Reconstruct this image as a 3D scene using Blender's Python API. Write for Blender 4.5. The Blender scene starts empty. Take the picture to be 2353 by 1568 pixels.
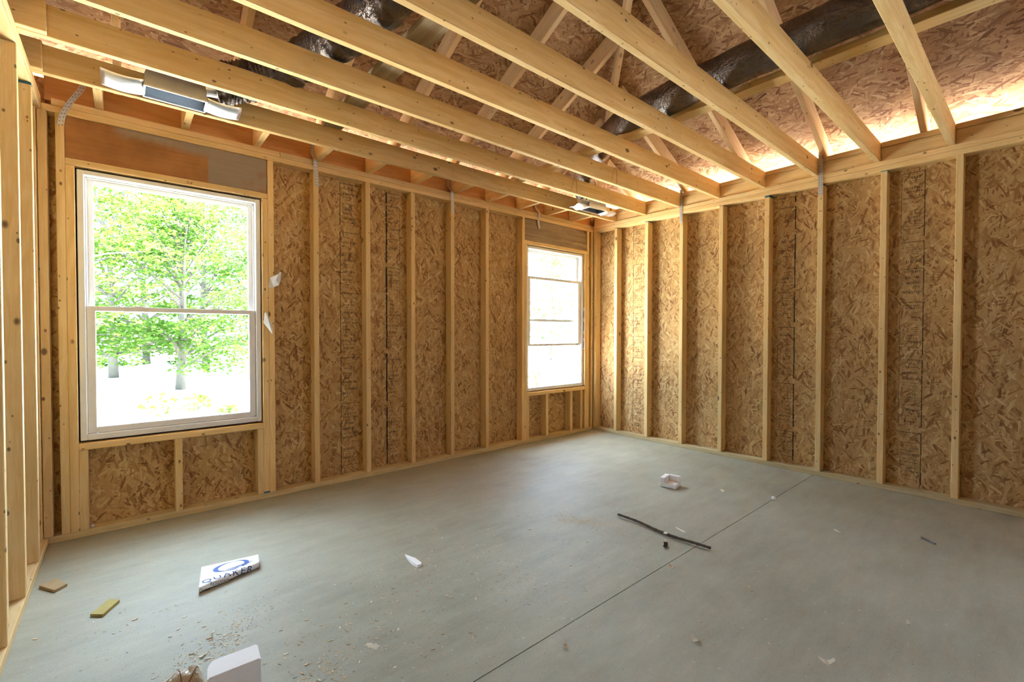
import bpy, bmesh, math, random
from mathutils import Vector, Matrix, noise as mn

random.seed(7)
SC = bpy.context.scene
COL = SC.collection
R = math.radians

# ------------------------------------------------------------------ camera
CAMP = Vector((-4.3342, -3.5651, 1.1734))
YAW, PITCH, ROLL, FPX = 0.7059, 0.0174, 0.0009, 1044.386
_d = Vector((math.sin(YAW) * math.cos(PITCH), math.cos(YAW) * math.cos(PITCH), -math.sin(PITCH)))
_r = _d.cross(Vector((0, 0, 1))).normalized()
_u = _r.cross(_d)
_r, _u = _r * math.cos(ROLL) + _u * math.sin(ROLL), _u * math.cos(ROLL) - _r * math.sin(ROLL)
cam = bpy.data.cameras.new('camera')
cam.sensor_fit = 'HORIZONTAL'
cam.sensor_width = 36.0
cam.lens = FPX / 2353.0 * 36.0
cam.clip_start = 0.02
cam.clip_end = 300
camo = bpy.data.objects.new('camera', cam)
COL.objects.link(camo)
camo.matrix_world = Matrix(((_r.x, _u.x, -_d.x, CAMP.x), (_r.y, _u.y, -_d.y, CAMP.y), (_r.z, _u.z, -_d.z, CAMP.z), (0, 0, 0, 1)))
SC.camera = camo

# ------------------------------------------------------------------ light
W = bpy.data.worlds.new('sky')
SC.world = W
W.use_nodes = True
_bg = W.node_tree.nodes['Background']
_bg.inputs[0].default_value = (0.57, 0.75, 1.0, 1)
_bg.inputs[1].default_value = 13.0
sun = bpy.data.lights.new('sun', 'SUN')
sun.energy = 85.0
sun.angle = R(0.6)
sun.color = (1.0, 0.97, 0.93)
suno = bpy.data.objects.new('sun', sun)
COL.objects.link(suno)
suno.rotation_euler = Vector((-0.25, 0.0, -0.97)).to_track_quat('-Z', 'Y').to_euler()
SC.view_settings.view_transform = 'Standard'
SC.view_settings.look = 'None'
SC.view_settings.gamma = 1.0
SC.view_settings.use_curve_mapping = False
SC.view_settings.exposure = 1.25
SC.cycles.max_bounces = 10
SC.cycles.diffuse_bounces = 6
SC.cycles.transparent_max_bounces = 16
SC.cycles.sample_clamp_indirect = 20.0
SC.cycles.caustics_reflective = False
SC.cycles.caustics_refractive = False
SC.cycles.use_denoising = True
SC.cycles.use_adaptive_sampling = True
SC.cycles.adaptive_threshold = 0.025


# ------------------------------------------------------------------ node helpers
class NT:
    def __init__(s, name):
        s.m = bpy.data.materials.new(name)
        s.m.use_nodes = True
        s.t = s.m.node_tree
        s.t.nodes.clear()
        s.out = s.t.nodes.new('ShaderNodeOutputMaterial')

    def n(s, typ, ins=None, **kw):
        x = s.t.nodes.new(typ)
        for k, v in kw.items():
            setattr(x, k, v)
        for k, v in (ins or {}).items():
            s.put(x.inputs[k], v)
        return x

    def put(s, sock, v):
        if isinstance(v, bpy.types.NodeSocket):
            s.t.links.new(v, sock)
        elif isinstance(v, (tuple, list)) and len(v) == 3 and sock.type == 'RGBA':
            sock.default_value = (*v, 1)
        else:
            sock.default_value = v

    def math(s, op, a, b=0.0, c=0.0):
        x = s.n('ShaderNodeMath', {0: a, 1: b, 2: c}, operation=op)
        return x.outputs[0]

    def vmath(s, op, a, b=(0, 0, 0)):
        return s.n('ShaderNodeVectorMath', {0: a, 1: b}, operation=op).outputs[0]

    def mix(s, f, a, b, mode='MIX'):
        x = s.n('ShaderNodeMix', data_type='RGBA', blend_type=mode)
        s.put(x.inputs[0], f)
        s.put(x.inputs[6], a)
        s.put(x.inputs[7], b)
        return x.outputs[2]

    def ramp(s, f, stops, interp='LINEAR'):
        x = s.n('ShaderNodeValToRGB', {0: f})
        x.color_ramp.interpolation = interp
        e = x.color_ramp.elements
        while len(e) > 1:
            e.remove(e[-1])
        for i, (p, c) in enumerate(stops):
            if i == 0:
                e[0].position = p
            else:
                e.new(p)
            c = c if isinstance(c, (tuple, list)) else (c, c, c)
            e[i].color = (*c, 1)
        return x.outputs[0]

    def noise(s, vec, scale, detail=3.0, rough=0.55):
        return s.n('ShaderNodeTexNoise', {'Vector': vec, 'Scale': scale, 'Detail': detail, 'Roughness': rough}).outputs[0]

    def smooth(s, v, a, b):
        x = s.n('ShaderNodeMapRange', {0: v, 1: a, 2: b, 3: 0.0, 4: 1.0}, interpolation_type='SMOOTHSTEP')
        return x.outputs[0]

    def bsdf(s, color, rough=0.8, metal=0.0, spec=0.3, bump=None, bstr=0.3, bdist=0.002, **kw):
        p = s.n('ShaderNodeBsdfPrincipled', {'Base Color': color, 'Roughness': rough, 'Metallic': metal, 'Specular IOR Level': spec})
        for k, v in kw.items():
            s.put(p.inputs[k], v)
        if bump is not None:
            b = s.n('ShaderNodeBump', {'Height': bump, 'Strength': bstr, 'Distance': bdist})
            s.t.links.new(b.outputs[0], p.inputs['Normal'])
        s.t.links.new(p.outputs[0], s.out.inputs[0])
        return s.m


def plain(name, color, rough=0.7, metal=0.0, spec=0.3, var=0.06, vs=14.0, **kw):
    t = NT(name)
    co = t.n('ShaderNodeTexCoord').outputs['Object']
    nz = t.noise(co, vs, 4.0)
    c = t.mix(nz, tuple(max(0, x * (1 - var)) for x in color), tuple(min(1, x * (1 + var)) for x in color))
    return t.bsdf(c, rough, metal, spec, bump=nz, bstr=0.12, bdist=0.001, **kw)


def lumber(name, light, dark, knot=(0.10, 0.045, 0.02), knots=1.0, hue=0.10):
    """pine board: grain runs along the object's own X axis, scattered knots, tone varies from board to board"""
    t = NT(name)
    co = t.n('ShaderNodeTexCoord').outputs['Object']
    rnd = t.n('ShaderNodeObjectInfo').outputs['Random']
    off = t.n('ShaderNodeCombineXYZ', {0: t.math('MULTIPLY', rnd, 37.0), 1: t.math('MULTIPLY', rnd, 91.0), 2: t.math('MULTIPLY', rnd, 53.0)}).outputs[0]
    p = t.vmath('ADD', co, off)
    warp = t.noise(t.vmath('MULTIPLY', p, (1.6, 5, 5)), 1.0, 2.0)
    g1 = t.noise(t.vmath('ADD', t.vmath('MULTIPLY', p, (1.1, 34, 34)), t.n('ShaderNodeCombineXYZ', {1: t.math('MULTIPLY', warp, 5.0), 2: t.math('MULTIPLY', warp, 4.0)}).outputs[0]), 1.0, 4.0, 0.6)
    g2 = t.noise(t.vmath('MULTIPLY', p, (6, 210, 210)), 1.0, 2.0, 0.6)
    g = t.math('ADD', t.math('MULTIPLY', g1, 0.7), t.math('MULTIPLY', g2, 0.3))
    col = t.mix(t.smooth(g, 0.36, 0.66), dark, light)
    big = t.noise(t.vmath('MULTIPLY', p, (0.9, 6, 6)), 1.0, 2.0)
    col = t.mix(t.math('MULTIPLY', t.smooth(big, 0.35, 0.75), 0.22), col, tuple(x * y for x, y in zip(dark, (0.86, 0.74, 0.6))))
    tint = t.math('MULTIPLY_ADD', rnd, 2 * hue, 1.0 - hue)
    col = t.mix(1.0, col, t.n('ShaderNodeCombineColor', {0: tint, 1: t.math('MULTIPLY_ADD', rnd, 1.7 * hue, 1.0 - hue), 2: t.math('MULTIPLY_ADD', rnd, 1.3 * hue, 1.0 - hue)}).outputs[0], 'MULTIPLY')
    # knots, large and small
    for sc, th, st, pk in ((8.5, 0.105, 0.85, 0.62), (17.0, 0.10, 0.8, 0.55), (33.0, 0.11, 0.75, 0.72)):
        v = t.n('ShaderNodeTexVoronoi', {'Vector': t.vmath('MULTIPLY', p, (sc * 0.62, sc, sc)), 'Scale': 1.0})
        pick = t.n('ShaderNodeSeparateColor', {0: v.outputs['Color']}).outputs[0]
        th2 = t.math('MULTIPLY', t.math('GREATER_THAN', pick, pk), t.math('MULTIPLY_ADD', pick, th, 0.01))
        k = t.math('MULTIPLY', t.math('SUBTRACT', 1.0, t.smooth(t.math('SUBTRACT', v.outputs['Distance'], th2), -0.02, 0.05)), t.math('GREATER_THAN', pick, pk))
        col = t.mix(t.math('MULTIPLY', k, st * knots), col, knot)
    return t.bsdf(col, 0.75, 0, 0.25, bump=g, bstr=0.18, bdist=0.001)


def osb(name, ramp_stops, su=15.0, sv=76.0, seam=None, tone=1.0):
    """oriented strand board: layers of long flakes at several angles (UV in metres, u along the main strand direction)"""
    t = NT(name)
    uv = t.n('ShaderNodeTexCoord').outputs['UV']
    warp = t.n('ShaderNodeTexNoise', {'Vector': uv, 'Scale': 9.0, 'Detail': 2.0}).outputs['Color']
    uvw = t.vmath('ADD', uv, t.vmath('MULTIPLY', t.vmath('SUBTRACT', warp, (0.5, 0.5, 0.5)), (0.010, 0.010, 0)))
    best = None
    val = None
    for i, (a, ks) in enumerate(((2, 1.0), (24, 0.8), (-28, 0.9), (48, 1.1), (-46, 1.0), (-10, 1.4), (12, 0.65), (78, 1.3))):
        mp = t.n('ShaderNodeMapping', {'Vector': uvw, 'Location': (3.7 * i, 5.3 * i, 0), 'Rotation': (0, 0, R(a)), 'Scale': (su * ks, sv * ks, 1)}, vector_type='TEXTURE' if False else 'POINT')
        # rotate first, then stretch
        rot = t.n('ShaderNodeVectorRotate', {'Vector': uvw, 'Angle': R(a)}, rotation_type='Z_AXIS').outputs[0]
        t.t.nodes.remove(mp)
        st = t.vmath('ADD', t.vmath('MULTIPLY', rot, (su * ks, sv * ks, 1)), (3.7 * i + 0.3, 5.3 * i, 0.5))
        v = t.n('ShaderNodeTexVoronoi', {'Vector': st, 'Scale': 1.0}, voronoi_dimensions='2D')
        sp = t.n('ShaderNodeSeparateColor', {0: v.outputs['Color']})
        h = t.math('SUBTRACT', t.math('MULTIPLY', sp.outputs[0], 1.0 if i < 5 else 0.93), t.math('MULTIPLY', v.outputs['Distance'], 0.16))
        c = sp.outputs[1]
        if best is None:
            best, val, bv = h, c, st
        else:
            gt = t.math('GREATER_THAN', h, best)
            val = t.n('ShaderNodeMix', {0: gt, 2: val, 3: c}, data_type='FLOAT').outputs[0]
            best = t.math('MAXIMUM', best, h)
            mv = t.n('ShaderNodeMix', data_type='VECTOR')
            t.put(mv.inputs[0], gt)
            t.put(mv.inputs[4], bv)
            t.put(mv.inputs[5], st)
            bv = mv.outputs[1]
    fine = t.noise(t.vmath('MULTIPLY', bv, (0.9, 5.5, 1)), 1.0, 3.0, 0.65)
    f2 = t.noise(uv, 2.3, 3.0)
    v2 = t.math('ADD', t.math('ADD', t.math('MULTIPLY', val, 0.72), t.math('MULTIPLY', fine, 0.50)), t.math('MULTIPLY_ADD', f2, 0.30, -0.29))
    col = t.ramp(v2, ramp_stops)
    if seam:
        s = t.n('ShaderNodeSeparateXYZ', {0: uv})
        k = None
        for idx, per, o in seam:
            q = t.math('ABSOLUTE', t.math('SUBTRACT', t.math('FRACT', t.math('DIVIDE', t.math('ADD', s.outputs[idx], o), per)), 0.5))
            ln = t.math('GREATER_THAN', q, 0.5 - 0.0025 / per)
            k = ln if k is None else t.math('MAXIMUM', k, ln)
        col = t.mix(t.math('MULTIPLY', k, 0.85), col, (0.02, 0.015, 0.01))
    return t.bsdf(col, 0.82, 0, 0.2, bump=t.math('ADD', best, t.math('MULTIPLY', fine, 0.3)), bstr=0.35, bdist=0.0015)


M = {}
M['stud'] = lumber('pine_stud', (0.79, 0.59, 0.305), (0.69, 0.46, 0.185))
M['joist'] = lumber('pine_joist', (0.78, 0.575, 0.285), (0.67, 0.435, 0.17), knots=1.0)
M['rafter'] = lumber('pine_rafter', (0.76, 0.56, 0.34), (0.65, 0.44, 0.22), knots=0.6)
M['sole'] = lumber('treated_pine', (0.60, 0.49, 0.27), (0.47, 0.36, 0.18), knots=0.8)
M['grey_wood'] = lumber('weathered_board', (0.42, 0.34, 0.22), (0.28, 0.21, 0.12), knots=0.4)
M['bounce_orange_ply'] = lumber('bounce_orange_plywood', (0.66, 0.36, 0.14), (0.55, 0.27, 0.09), knots=0.15, hue=0.05)  # plywood with the warm interreflected light put into its colour
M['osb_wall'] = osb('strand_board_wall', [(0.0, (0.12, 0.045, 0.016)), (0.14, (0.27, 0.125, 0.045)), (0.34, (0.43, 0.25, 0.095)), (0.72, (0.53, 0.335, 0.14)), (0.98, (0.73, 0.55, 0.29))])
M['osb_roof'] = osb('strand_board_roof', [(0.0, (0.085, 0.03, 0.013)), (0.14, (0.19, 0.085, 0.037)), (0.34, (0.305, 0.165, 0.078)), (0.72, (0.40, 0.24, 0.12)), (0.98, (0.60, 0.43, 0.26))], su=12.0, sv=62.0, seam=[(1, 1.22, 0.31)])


def header_mat():
    t = NT('header_plywood')
    co = t.n('ShaderNodeTexCoord').outputs['Object']
    g = t.noise(t.vmath('MULTIPLY', co, (3, 60, 60)), 1.0, 4.0)
    n2 = t.noise(co, 5.0, 3.0)
    s = t.n('ShaderNodeSeparateXYZ', {0: co})
    orange = t.mix(t.math('ADD', t.math('MULTIPLY', g, 0.5), t.math('MULTIPLY_ADD', n2, 1.2, -0.35)), (0.19, 0.075, 0.024), (0.46, 0.21, 0.068))
    grey = t.mix(g, (0.22, 0.17, 0.12), (0.36, 0.28, 0.20))
    # weathered patch: the far end and a fading stripe along the top
    a = t.smooth(s.outputs[0], 0.155, 0.17)
    b = t.smooth(t.math('ADD', s.outputs[2], t.math('MULTIPLY_ADD', n2, 0.14, -0.07)), 0.03, 0.09)
    c = t.math('MULTIPLY', b, t.smooth(s.outputs[0], -0.33, -0.25))
    return t, orange, grey, t.math('MAXIMUM', a, c), n2, g


_t, _o, _g, _m, _n2, _gr = header_mat()
M['header_ply'] = _t.bsdf(_t.mix(_t.math('MULTIPLY', _m, _t.smooth(_n2, 0.2, 0.5)), _o, _g), 0.8, bump=_gr, bstr=0.2)
M['grey_ply'] = lumber('grey_plywood', (0.36, 0.27, 0.17), (0.25, 0.175, 0.10), knots=0.5, hue=0.04)


def concrete():
    t = NT('concrete_slab')
    co = t.n('ShaderNodeTexCoord').outputs['Object']
    a = t.noise(co, 0.9, 5.0, 0.6)
    b = t.noise(t.vmath('MULTIPLY', co, (1.0, 2.2, 1.0)), 3.1, 6.0, 0.65)
    c = t.noise(co, 60.0, 3.0, 0.7)
    d = t.noise(t.vmath('MULTIPLY', co, (2.0, 11.0, 1.0)), 2.0, 5.0, 0.7)
    v = t.math('ADD', t.math('ADD', t.math('MULTIPLY', a, 0.42), t.math('MULTIPLY', b, 0.34)), t.math('ADD', t.math('MULTIPLY', c, 0.10), t.math('MULTIPLY', d, 0.16)))
    col = t.ramp(v, [(0.30, (0.18, 0.16, 0.10)), (0.45, (0.31, 0.288, 0.190)), (0.58, (0.395, 0.375, 0.265)), (0.74, (0.55, 0.53, 0.40))])
    gr = t.noise(co, 330.0, 2.0, 0.8)
    col = t.mix(t.smooth(gr, 0.30, 0.72), t.mix(0.22, col, (0.06, 0.05, 0.04)), t.mix(0.14, col, (0.85, 0.84, 0.78)))
    # dark pits and crumbs of dirt
    vo = t.n('ShaderNodeTexVoronoi', {'Vector': co, 'Scale': 46.0})
    pk = t.n('ShaderNodeSeparateColor', {0: vo.outputs['Color']}).outputs[0]
    sp = t.math('MULTIPLY', t.math('LESS_THAN', vo.outputs['Distance'], 0.11), t.math('GREATER_THAN', pk, 0.80))
    col = t.mix(t.math('MULTIPLY', sp, 0.6), col, (0.13, 0.10, 0.07))
    rough = t.math('MULTIPLY_ADD', b, 0.25, 0.50)
    return t.bsdf(col, rough, 0, 0.35, bump=t.math('ADD', c, b), bstr=0.10, bdist=0.002)


M['concrete'] = concrete()
M['vinyl'] = plain('white_vinyl', (0.74, 0.73, 0.71), 0.45, spec=0.4, var=0.02)
M['vinyl_dark'] = plain('green_gasket', (0.10, 0.20, 0.17), 0.5)  # dark green strip around the upper pane
M['seal'] = plain('seal_foam', (0.80, 0.77, 0.68), 0.9, var=0.15, vs=60)
M['gap'] = plain('black_gap_shade', (0.03, 0.025, 0.03), 0.9)  # black strip painted for the shadow in the near window gap
M['foam'] = plain('white_foam', (0.86, 0.85, 0.82), 0.85, var=0.03, vs=80)
M['card'] = plain('white_cardboard', (0.84, 0.84, 0.86), 0.7, var=0.02)
M['paper'] = plain('white_paper', (0.84, 0.83, 0.80), 0.7, var=0.03)
M['ink_blue'] = plain('navy_ink', (0.022, 0.045, 0.19), 0.6)
M['ink_lightblue'] = plain('blue_ink', (0.05, 0.11, 0.38), 0.6)
M['ink_black'] = plain('black_stamp_ink', (0.035, 0.026, 0.018), 0.9)
M['ink_red'] = plain('red_ink', (0.55, 0.06, 0.04), 0.6)
M['teal'] = plain('teal_end_paint', (0.05, 0.18, 0.24), 0.8, var=0.3, vs=60)
M['galv'] = plain('galvanised_steel', (0.80, 0.81, 0.84), 0.40, 1.0, var=0.08, vs=20)
M['galv_in'] = plain('galvanised_shaded', (0.30, 0.32, 0.35), 0.35, 1.0, var=0.1, vs=20)  # same steel, darkened for the shade inside the boots
M['bark'] = plain('grey_bark', (0.075, 0.068, 0.056), 0.9, var=0.3, vs=9)
M['twig'] = plain('dark_twig_bark', (0.085, 0.06, 0.04), 0.9, var=0.35, vs=40)
M['chip'] = plain('wood_chip', (0.74, 0.56, 0.33), 0.85, var=0.25, vs=30)
M['chip_pale'] = plain('pale_wood_chip', (0.84, 0.77, 0.62), 0.85, var=0.1, vs=30)
M['dust'] = plain('sawdust', (0.72, 0.50, 0.24), 0.95, var=0.2, vs=50)
M['scrap'] = plain('brown_scrap_wood', (0.40, 0.28, 0.14), 0.8, var=0.2, vs=30)
M['scrap_olive'] = plain('olive_scrap_wood', (0.42, 0.34, 0.10), 0.8, var=0.15, vs=30)
M['nail'] = plain('dark_steel', (0.10, 0.10, 0.11), 0.4, 1.0)
M['wire'] = plain('copper_red_wire', (0.40, 0.13, 0.05), 0.5)
M['bag'] = plain('tan_crumpled_wrap', (0.60, 0.52, 0.38), 0.45, var=0.2, vs=12, **{'Coat Weight': 0.3})
M['brown_line'] = plain('brown_pen_line', (0.16, 0.08, 0.04), 0.8)


def strap_mat():
    t = NT('perforated_strap')
    uv = t.n('ShaderNodeTexCoord').outputs['UV']
    s = t.n('ShaderNodeSeparateXYZ', {0: uv})
    fx = t.math('SUBTRACT', t.math('FRACT', t.math('DIVIDE', s.outputs[0], 0.022)), 0.5)
    fy = t.math('SUBTRACT', t.math('FRACT', t.math('DIVIDE', s.outputs[1], 0.016)), 0.5)
    d = t.math('ADD', t.math('POWER', t.math('MULTIPLY', fx, 0.022), 2.0), t.math('POWER', t.math('MULTIPLY', fy, 0.016), 2.0))
    hole = t.math('LESS_THAN', d, 0.0026 ** 2)
    nz = t.noise(t.n('ShaderNodeTexCoord').outputs['Object'], 40.0, 3.0)
    c = t.mix(nz, (0.45, 0.42, 0.38), (0.66, 0.62, 0.56))
    return t.bsdf(t.mix(hole, c, (0.03, 0.025, 0.02)), 0.5, 0.55, 0.4)


M['strap'] = strap_mat()


def duct_mat():
    t = NT('black_foil_duct')
    co = t.n('ShaderNodeTexCoord').outputs['Object']
    a = t.noise(co, 26.0, 4.0, 0.65)
    b = t.noise(t.vmath('MULTIPLY', co, (70, 9, 9)), 1.0, 3.0, 0.6)
    h = t.math('ADD', a, t.math('MULTIPLY', b, 0.7))
    c = t.mix(a, (0.07, 0.055, 0.048), (0.20, 0.155, 0.13))
    return t.bsdf(c, 0.22, 0.75, 0.8, bump=h, bstr=1.0, bdist=0.014)


M['duct'] = duct_mat()


def glass():
    t = NT('window_glass')
    tr = t.n('ShaderNodeBsdfTransparent', {'Color': (0.96, 0.98, 0.97)})
    gl = t.n('ShaderNodeBsdfGlossy', {'Color': (1, 1, 1), 'Roughness': 0.02})
    lw = t.n('ShaderNodeLayerWeight', {'Blend': 0.12})
    mx = t.n('ShaderNodeMixShader', {0: t.math('MULTIPLY', lw.outputs['Fresnel'], 0.5), 1: tr.outputs[0], 2: gl.outputs[0]})
    t.t.links.new(mx.outputs[0], t.out.inputs[0])
    return t.m


M['glass'] = glass()


def leaf_mat(name, c1, c2):
    t = NT(name)
    co = t.n('ShaderNodeTexCoord').outputs['Object']
    nz = t.noise(co, 2.2, 3.0)
    c = t.mix(t.smooth(nz, 0.35, 0.65), c1, c2)
    d = t.n('ShaderNodeBsdfDiffuse', {'Color': c})
    tl = t.n('ShaderNodeBsdfTranslucent', {'Color': t.mix(0.35, c, (0.12, 0.22, 0.01))})
    mx = t.n('ShaderNodeMixShader', {0: 0.4, 1: d.outputs[0], 2: tl.outputs[0]})
    t.t.links.new(mx.outputs[0], t.out.inputs[0])
    return t.m


M['leaf'] = leaf_mat('maple_leaves', (0.022, 0.056, 0.010), (0.062, 0.112, 0.026))
M['leaf_pale'] = leaf_mat('pale_leaves', (0.048, 0.095, 0.028), (0.12, 0.18, 0.075))
M['ground'] = plain('dry_ground', (0.50, 0.49, 0.45), 0.95, var=0.12, vs=1.5)


# ------------------------------------------------------------------ geometry helpers
def tag(o, label=None, cat=None, group=None, kind=None):
    if label: o['label'] = label
    if cat: o['category'] = cat
    if group: o['group'] = group
    if kind: o['kind'] = kind
    return o


def link(name, bm, mat, parent=None, smooth=False):
    me = bpy.data.meshes.new(name)
    if smooth:
        for f in bm.faces:
            f.smooth = True
    bm.to_mesh(me)
    bm.free()
    for m in (mat if isinstance(mat, (list, tuple)) else [mat]):
        me.materials.append(m)
    o = bpy.data.objects.new(name, me)
    COL.objects.link(o)
    if parent is not None:
        o.parent = parent
    return o


def empty(name, loc, rz=0.0):
    o = bpy.data.objects.new(name, None)
    COL.objects.link(o)
    o.empty_display_size = 0.05
    o.location = loc
    o.rotation_euler = (0, 0, rz)
    return o


def bbox(bm, x0, x1, y0, y1, z0, z1, bev=0.0, mi=0, mtx=None):
    vs = [bm.verts.new((x, y, z)) for x in (x0, x1) for y in (y0, y1) for z in (z0, z1)]
    fs = [(0, 1, 3, 2), (4, 6, 7, 5), (0, 4, 5, 1), (2, 3, 7, 6), (0, 2, 6, 4), (1, 5, 7, 3)]
    faces = [bm.faces.new([vs[i] for i in f]) for f in fs]
    for f in faces:
        f.material_index = mi
    if bev > 0:
        es = list({e for f in faces for e in f.edges})
        r = bmesh.ops.bevel(bm, geom=es, offset=bev, segments=1, affect='EDGES', profile=0.5)
        for f in r['faces']:
            f.material_index = mi
        vs = list({v for f in bm.faces if f.is_valid for v in f.verts}) if mtx is not None else vs
    if mtx is not None:
        bmesh.ops.transform(bm, matrix=mtx, verts=[v for v in vs if v.is_valid])


def timber(name, p0, p1, w, h, mat, up=(0, 0, 1), bev=0.0025, parent=None):
    """squared timber from p0 to p1 (centre line); w across, h along up; its own X axis is the grain"""
    p0, p1 = Vector(p0), Vector(p1)
    d = p1 - p0
    L = d.length
    x = d.normalized()
    u = Vector(up)
    y = u.cross(x).normalized()
    z = x.cross(y)
    bm = bmesh.new()
    bbox(bm, -L / 2, L / 2, -w / 2, w / 2, -h / 2, h / 2, bev)
    o = link(name, bm, mat, parent)
    c = (p0 + p1) / 2
    o.matrix_world = Matrix(((x.x, y.x, z.x, c.x), (x.y, y.y, z.y, c.y), (x.z, y.z, z.z, c.z), (0, 0, 0, 1)))
    return o


def tb(name, x0, x1, y0, y1, z0, z1, axis, mat, bev=0.0025):
    """axis-aligned timber whose grain runs along axis"""
    cx, cy, cz = (x0 + x1) / 2, (y0 + y1) / 2, (z0 + z1) / 2
    if axis == 'X':
        return timber(name, (x0, cy, cz), (x1, cy, cz), y1 - y0, z1 - z0, mat, (0, 0, 1), bev)
    if axis == 'Y':
        return timber(name, (cx, y0, cz), (cx, y1, cz), x1 - x0, z1 - z0, mat, (0, 0, 1), bev)
    return timber(name, (cx, cy, z0), (cx, cy, z1), x1 - x0, y1 - y0, mat, (0, 1, 0), bev)


def quad_uv(bm, pts, uvs, mi=0):
    uvl = bm.loops.layers.uv.verify()
    f = bm.faces.new([bm.verts.new(p) for p in pts])
    for lp, uv in zip(f.loops, uvs):
        lp[uvl].uv = uv
    f.material_index = mi
    return f


def slab_uv(bm, x0, x1, y0, y1, z0, z1, uvf):
    """box with UVs in metres from uvf(point)"""
    uvl = bm.loops.layers.uv.verify()
    vs = [bm.verts.new((x, y, z)) for x in (x0, x1) for y in (y0, y1) for z in (z0, z1)]
    for f in [(0, 1, 3, 2), (4, 6, 7, 5), (0, 4, 5, 1), (2, 3, 7, 6), (0, 2, 6, 4), (1, 5, 7, 3)]:
        ff = bm.faces.new([vs[i] for i in f])
        for lp in ff.loops:
            lp[uvl].uv = uvf(lp.vert.co)


def tube(bm, pts, r, seg=8, mi=0, cap=True):
    """round tube along pts; r a number or one per point"""
    pts = [Vector(p) for p in pts]
    n = len(pts)
    rs = r if isinstance(r, (list, tuple)) else [r] * n
    prev = None
    rings = []
    for i, p in enumerate(pts):
        d = (pts[min(i + 1, n - 1)] - pts[max(i - 1, 0)])
        d = d.normalized() if d.length > 1e-9 else Vector((0, 0, 1))
        if prev is None:
            a = d.orthogonal().normalized()
        else:
            a = (prev - d * prev.dot(d)).normalized()
        prev = a
        b = d.cross(a)
        rings.append([bm.verts.new(p + (a * math.cos(t) + b * math.sin(t)) * rs[i]) for t in [2 * math.pi * k / seg for k in range(seg)]])
    for i in range(n - 1):
        for k in range(seg):
            f = bm.faces.new((rings[i][k], rings[i][(k + 1) % seg], rings[i + 1][(k + 1) % seg], rings[i + 1][k]))
            f.material_index = mi
    if cap:
        bm.faces.new(rings[0][::-1]).material_index = mi
        bm.faces.new(rings[-1]).material_index = mi


def spline(pts, n):
    """Catmull-Rom samples"""
    P = [Vector(p) for p in pts]
    P = [P[0] * 2 - P[1]] + P + [P[-1] * 2 - P[-2]]
    out = []
    for i in range(1, len(P) - 2):
        for k in range(n):
            t = k / n
            a, b, c, d = P[i - 1], P[i], P[i + 1], P[i + 2]
            out.append(0.5 * ((2 * b) + (c - a) * t + (2 * a - 5 * b + 4 * c - d) * t * t + (3 * b - a - 3 * c + d) * t ** 3))
    out.append(P[-2])
    return out


def ribbon(bm, pts, side, w, th=0.0015):
    """flat strip along pts, w wide along side; UV in metres"""
    uvl = bm.loops.layers.uv.verify()
    pts = [Vector(p) for p in pts]
    side = Vector(side).normalized()
    rows, s = [], 0.0
    for i, p in enumerate(pts):
        if i:
            s += (p - pts[i - 1]).length
        d = (pts[min(i + 1, len(pts) - 1)] - pts[max(i - 1, 0)]).normalized()
        nrm = d.cross(side).normalized()
        rows.append(([bm.verts.new(p + side * a + nrm * b) for a, b in ((-w / 2, -th / 2), (w / 2, -th / 2), (w / 2, th / 2), (-w / 2, th / 2))], s))
    for i in range(len(rows) - 1):
        (A, sa), (B, sb) = rows[i], rows[i + 1]
        for k in range(4):
            j = (k + 1) % 4
            f = bm.faces.new((A[k], A[j], B[j], B[k]))
            for lp in f.loops:
                v = lp.vert
                inA = v in A
                q = (A if inA else B).index(v)
                lp[uvl].uv = (sa if inA else sb, w if q in (1, 2) else 0.0)
    bm.faces.new(rows[0][0][::-1])
    bm.faces.new(rows[-1][0])


def text_mesh(body, size, mat, name, mtx=None, parent=None, extr=0.0004, sx=1.0, fn=None, align='LEFT', spacing=1.0):
    cu = bpy.data.curves.new(name, 'FONT')
    cu.body = body
    cu.size = size
    cu.extrude = extr
    cu.align_x = align
    cu.space_character = spacing
    o = bpy.data.objects.new(name, cu)
    COL.objects.link(o)
    dg = bpy.context.evaluated_depsgraph_get()
    me = bpy.data.meshes.new_from_object(o.evaluated_get(dg))
    bpy.data.objects.remove(o)
    bpy.data.curves.remove(cu)
    if fn:      # fine mesh, so that the print bends with what it lies on
        bt = bmesh.new()
        bt.from_mesh(me)
        bmesh.ops.triangulate(bt, faces=bt.faces[:])
        for _ in range(3):
            ed = [e_ for e_ in bt.edges if e_.calc_length() > size * 0.07]
            bmesh.ops.subdivide_edges(bt, edges=ed, cuts=1)
            bmesh.ops.triangulate(bt, faces=[f_ for f_ in bt.faces if len(f_.verts) > 3])
        bt.to_mesh(me)
        bt.free()
    for v in me.vertices:
        v.co.x *= sx
        if fn:
            v.co = fn(v.co)
    me.materials.clear()
    me.materials.append(mat)
    me.name = name
    o = bpy.data.objects.new(name, me)
    COL.objects.link(o)
    if parent is not None:
        o.parent = parent
    if mtx is not None:
        o.matrix_world = mtx
    return o


ORD = ['first', 'second', 'third', 'fourth', 'fifth', 'sixth', 'seventh', 'eighth', 'ninth', 'tenth', 'eleventh', 'twelfth', 'thirteenth', 'fourteenth']

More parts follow.
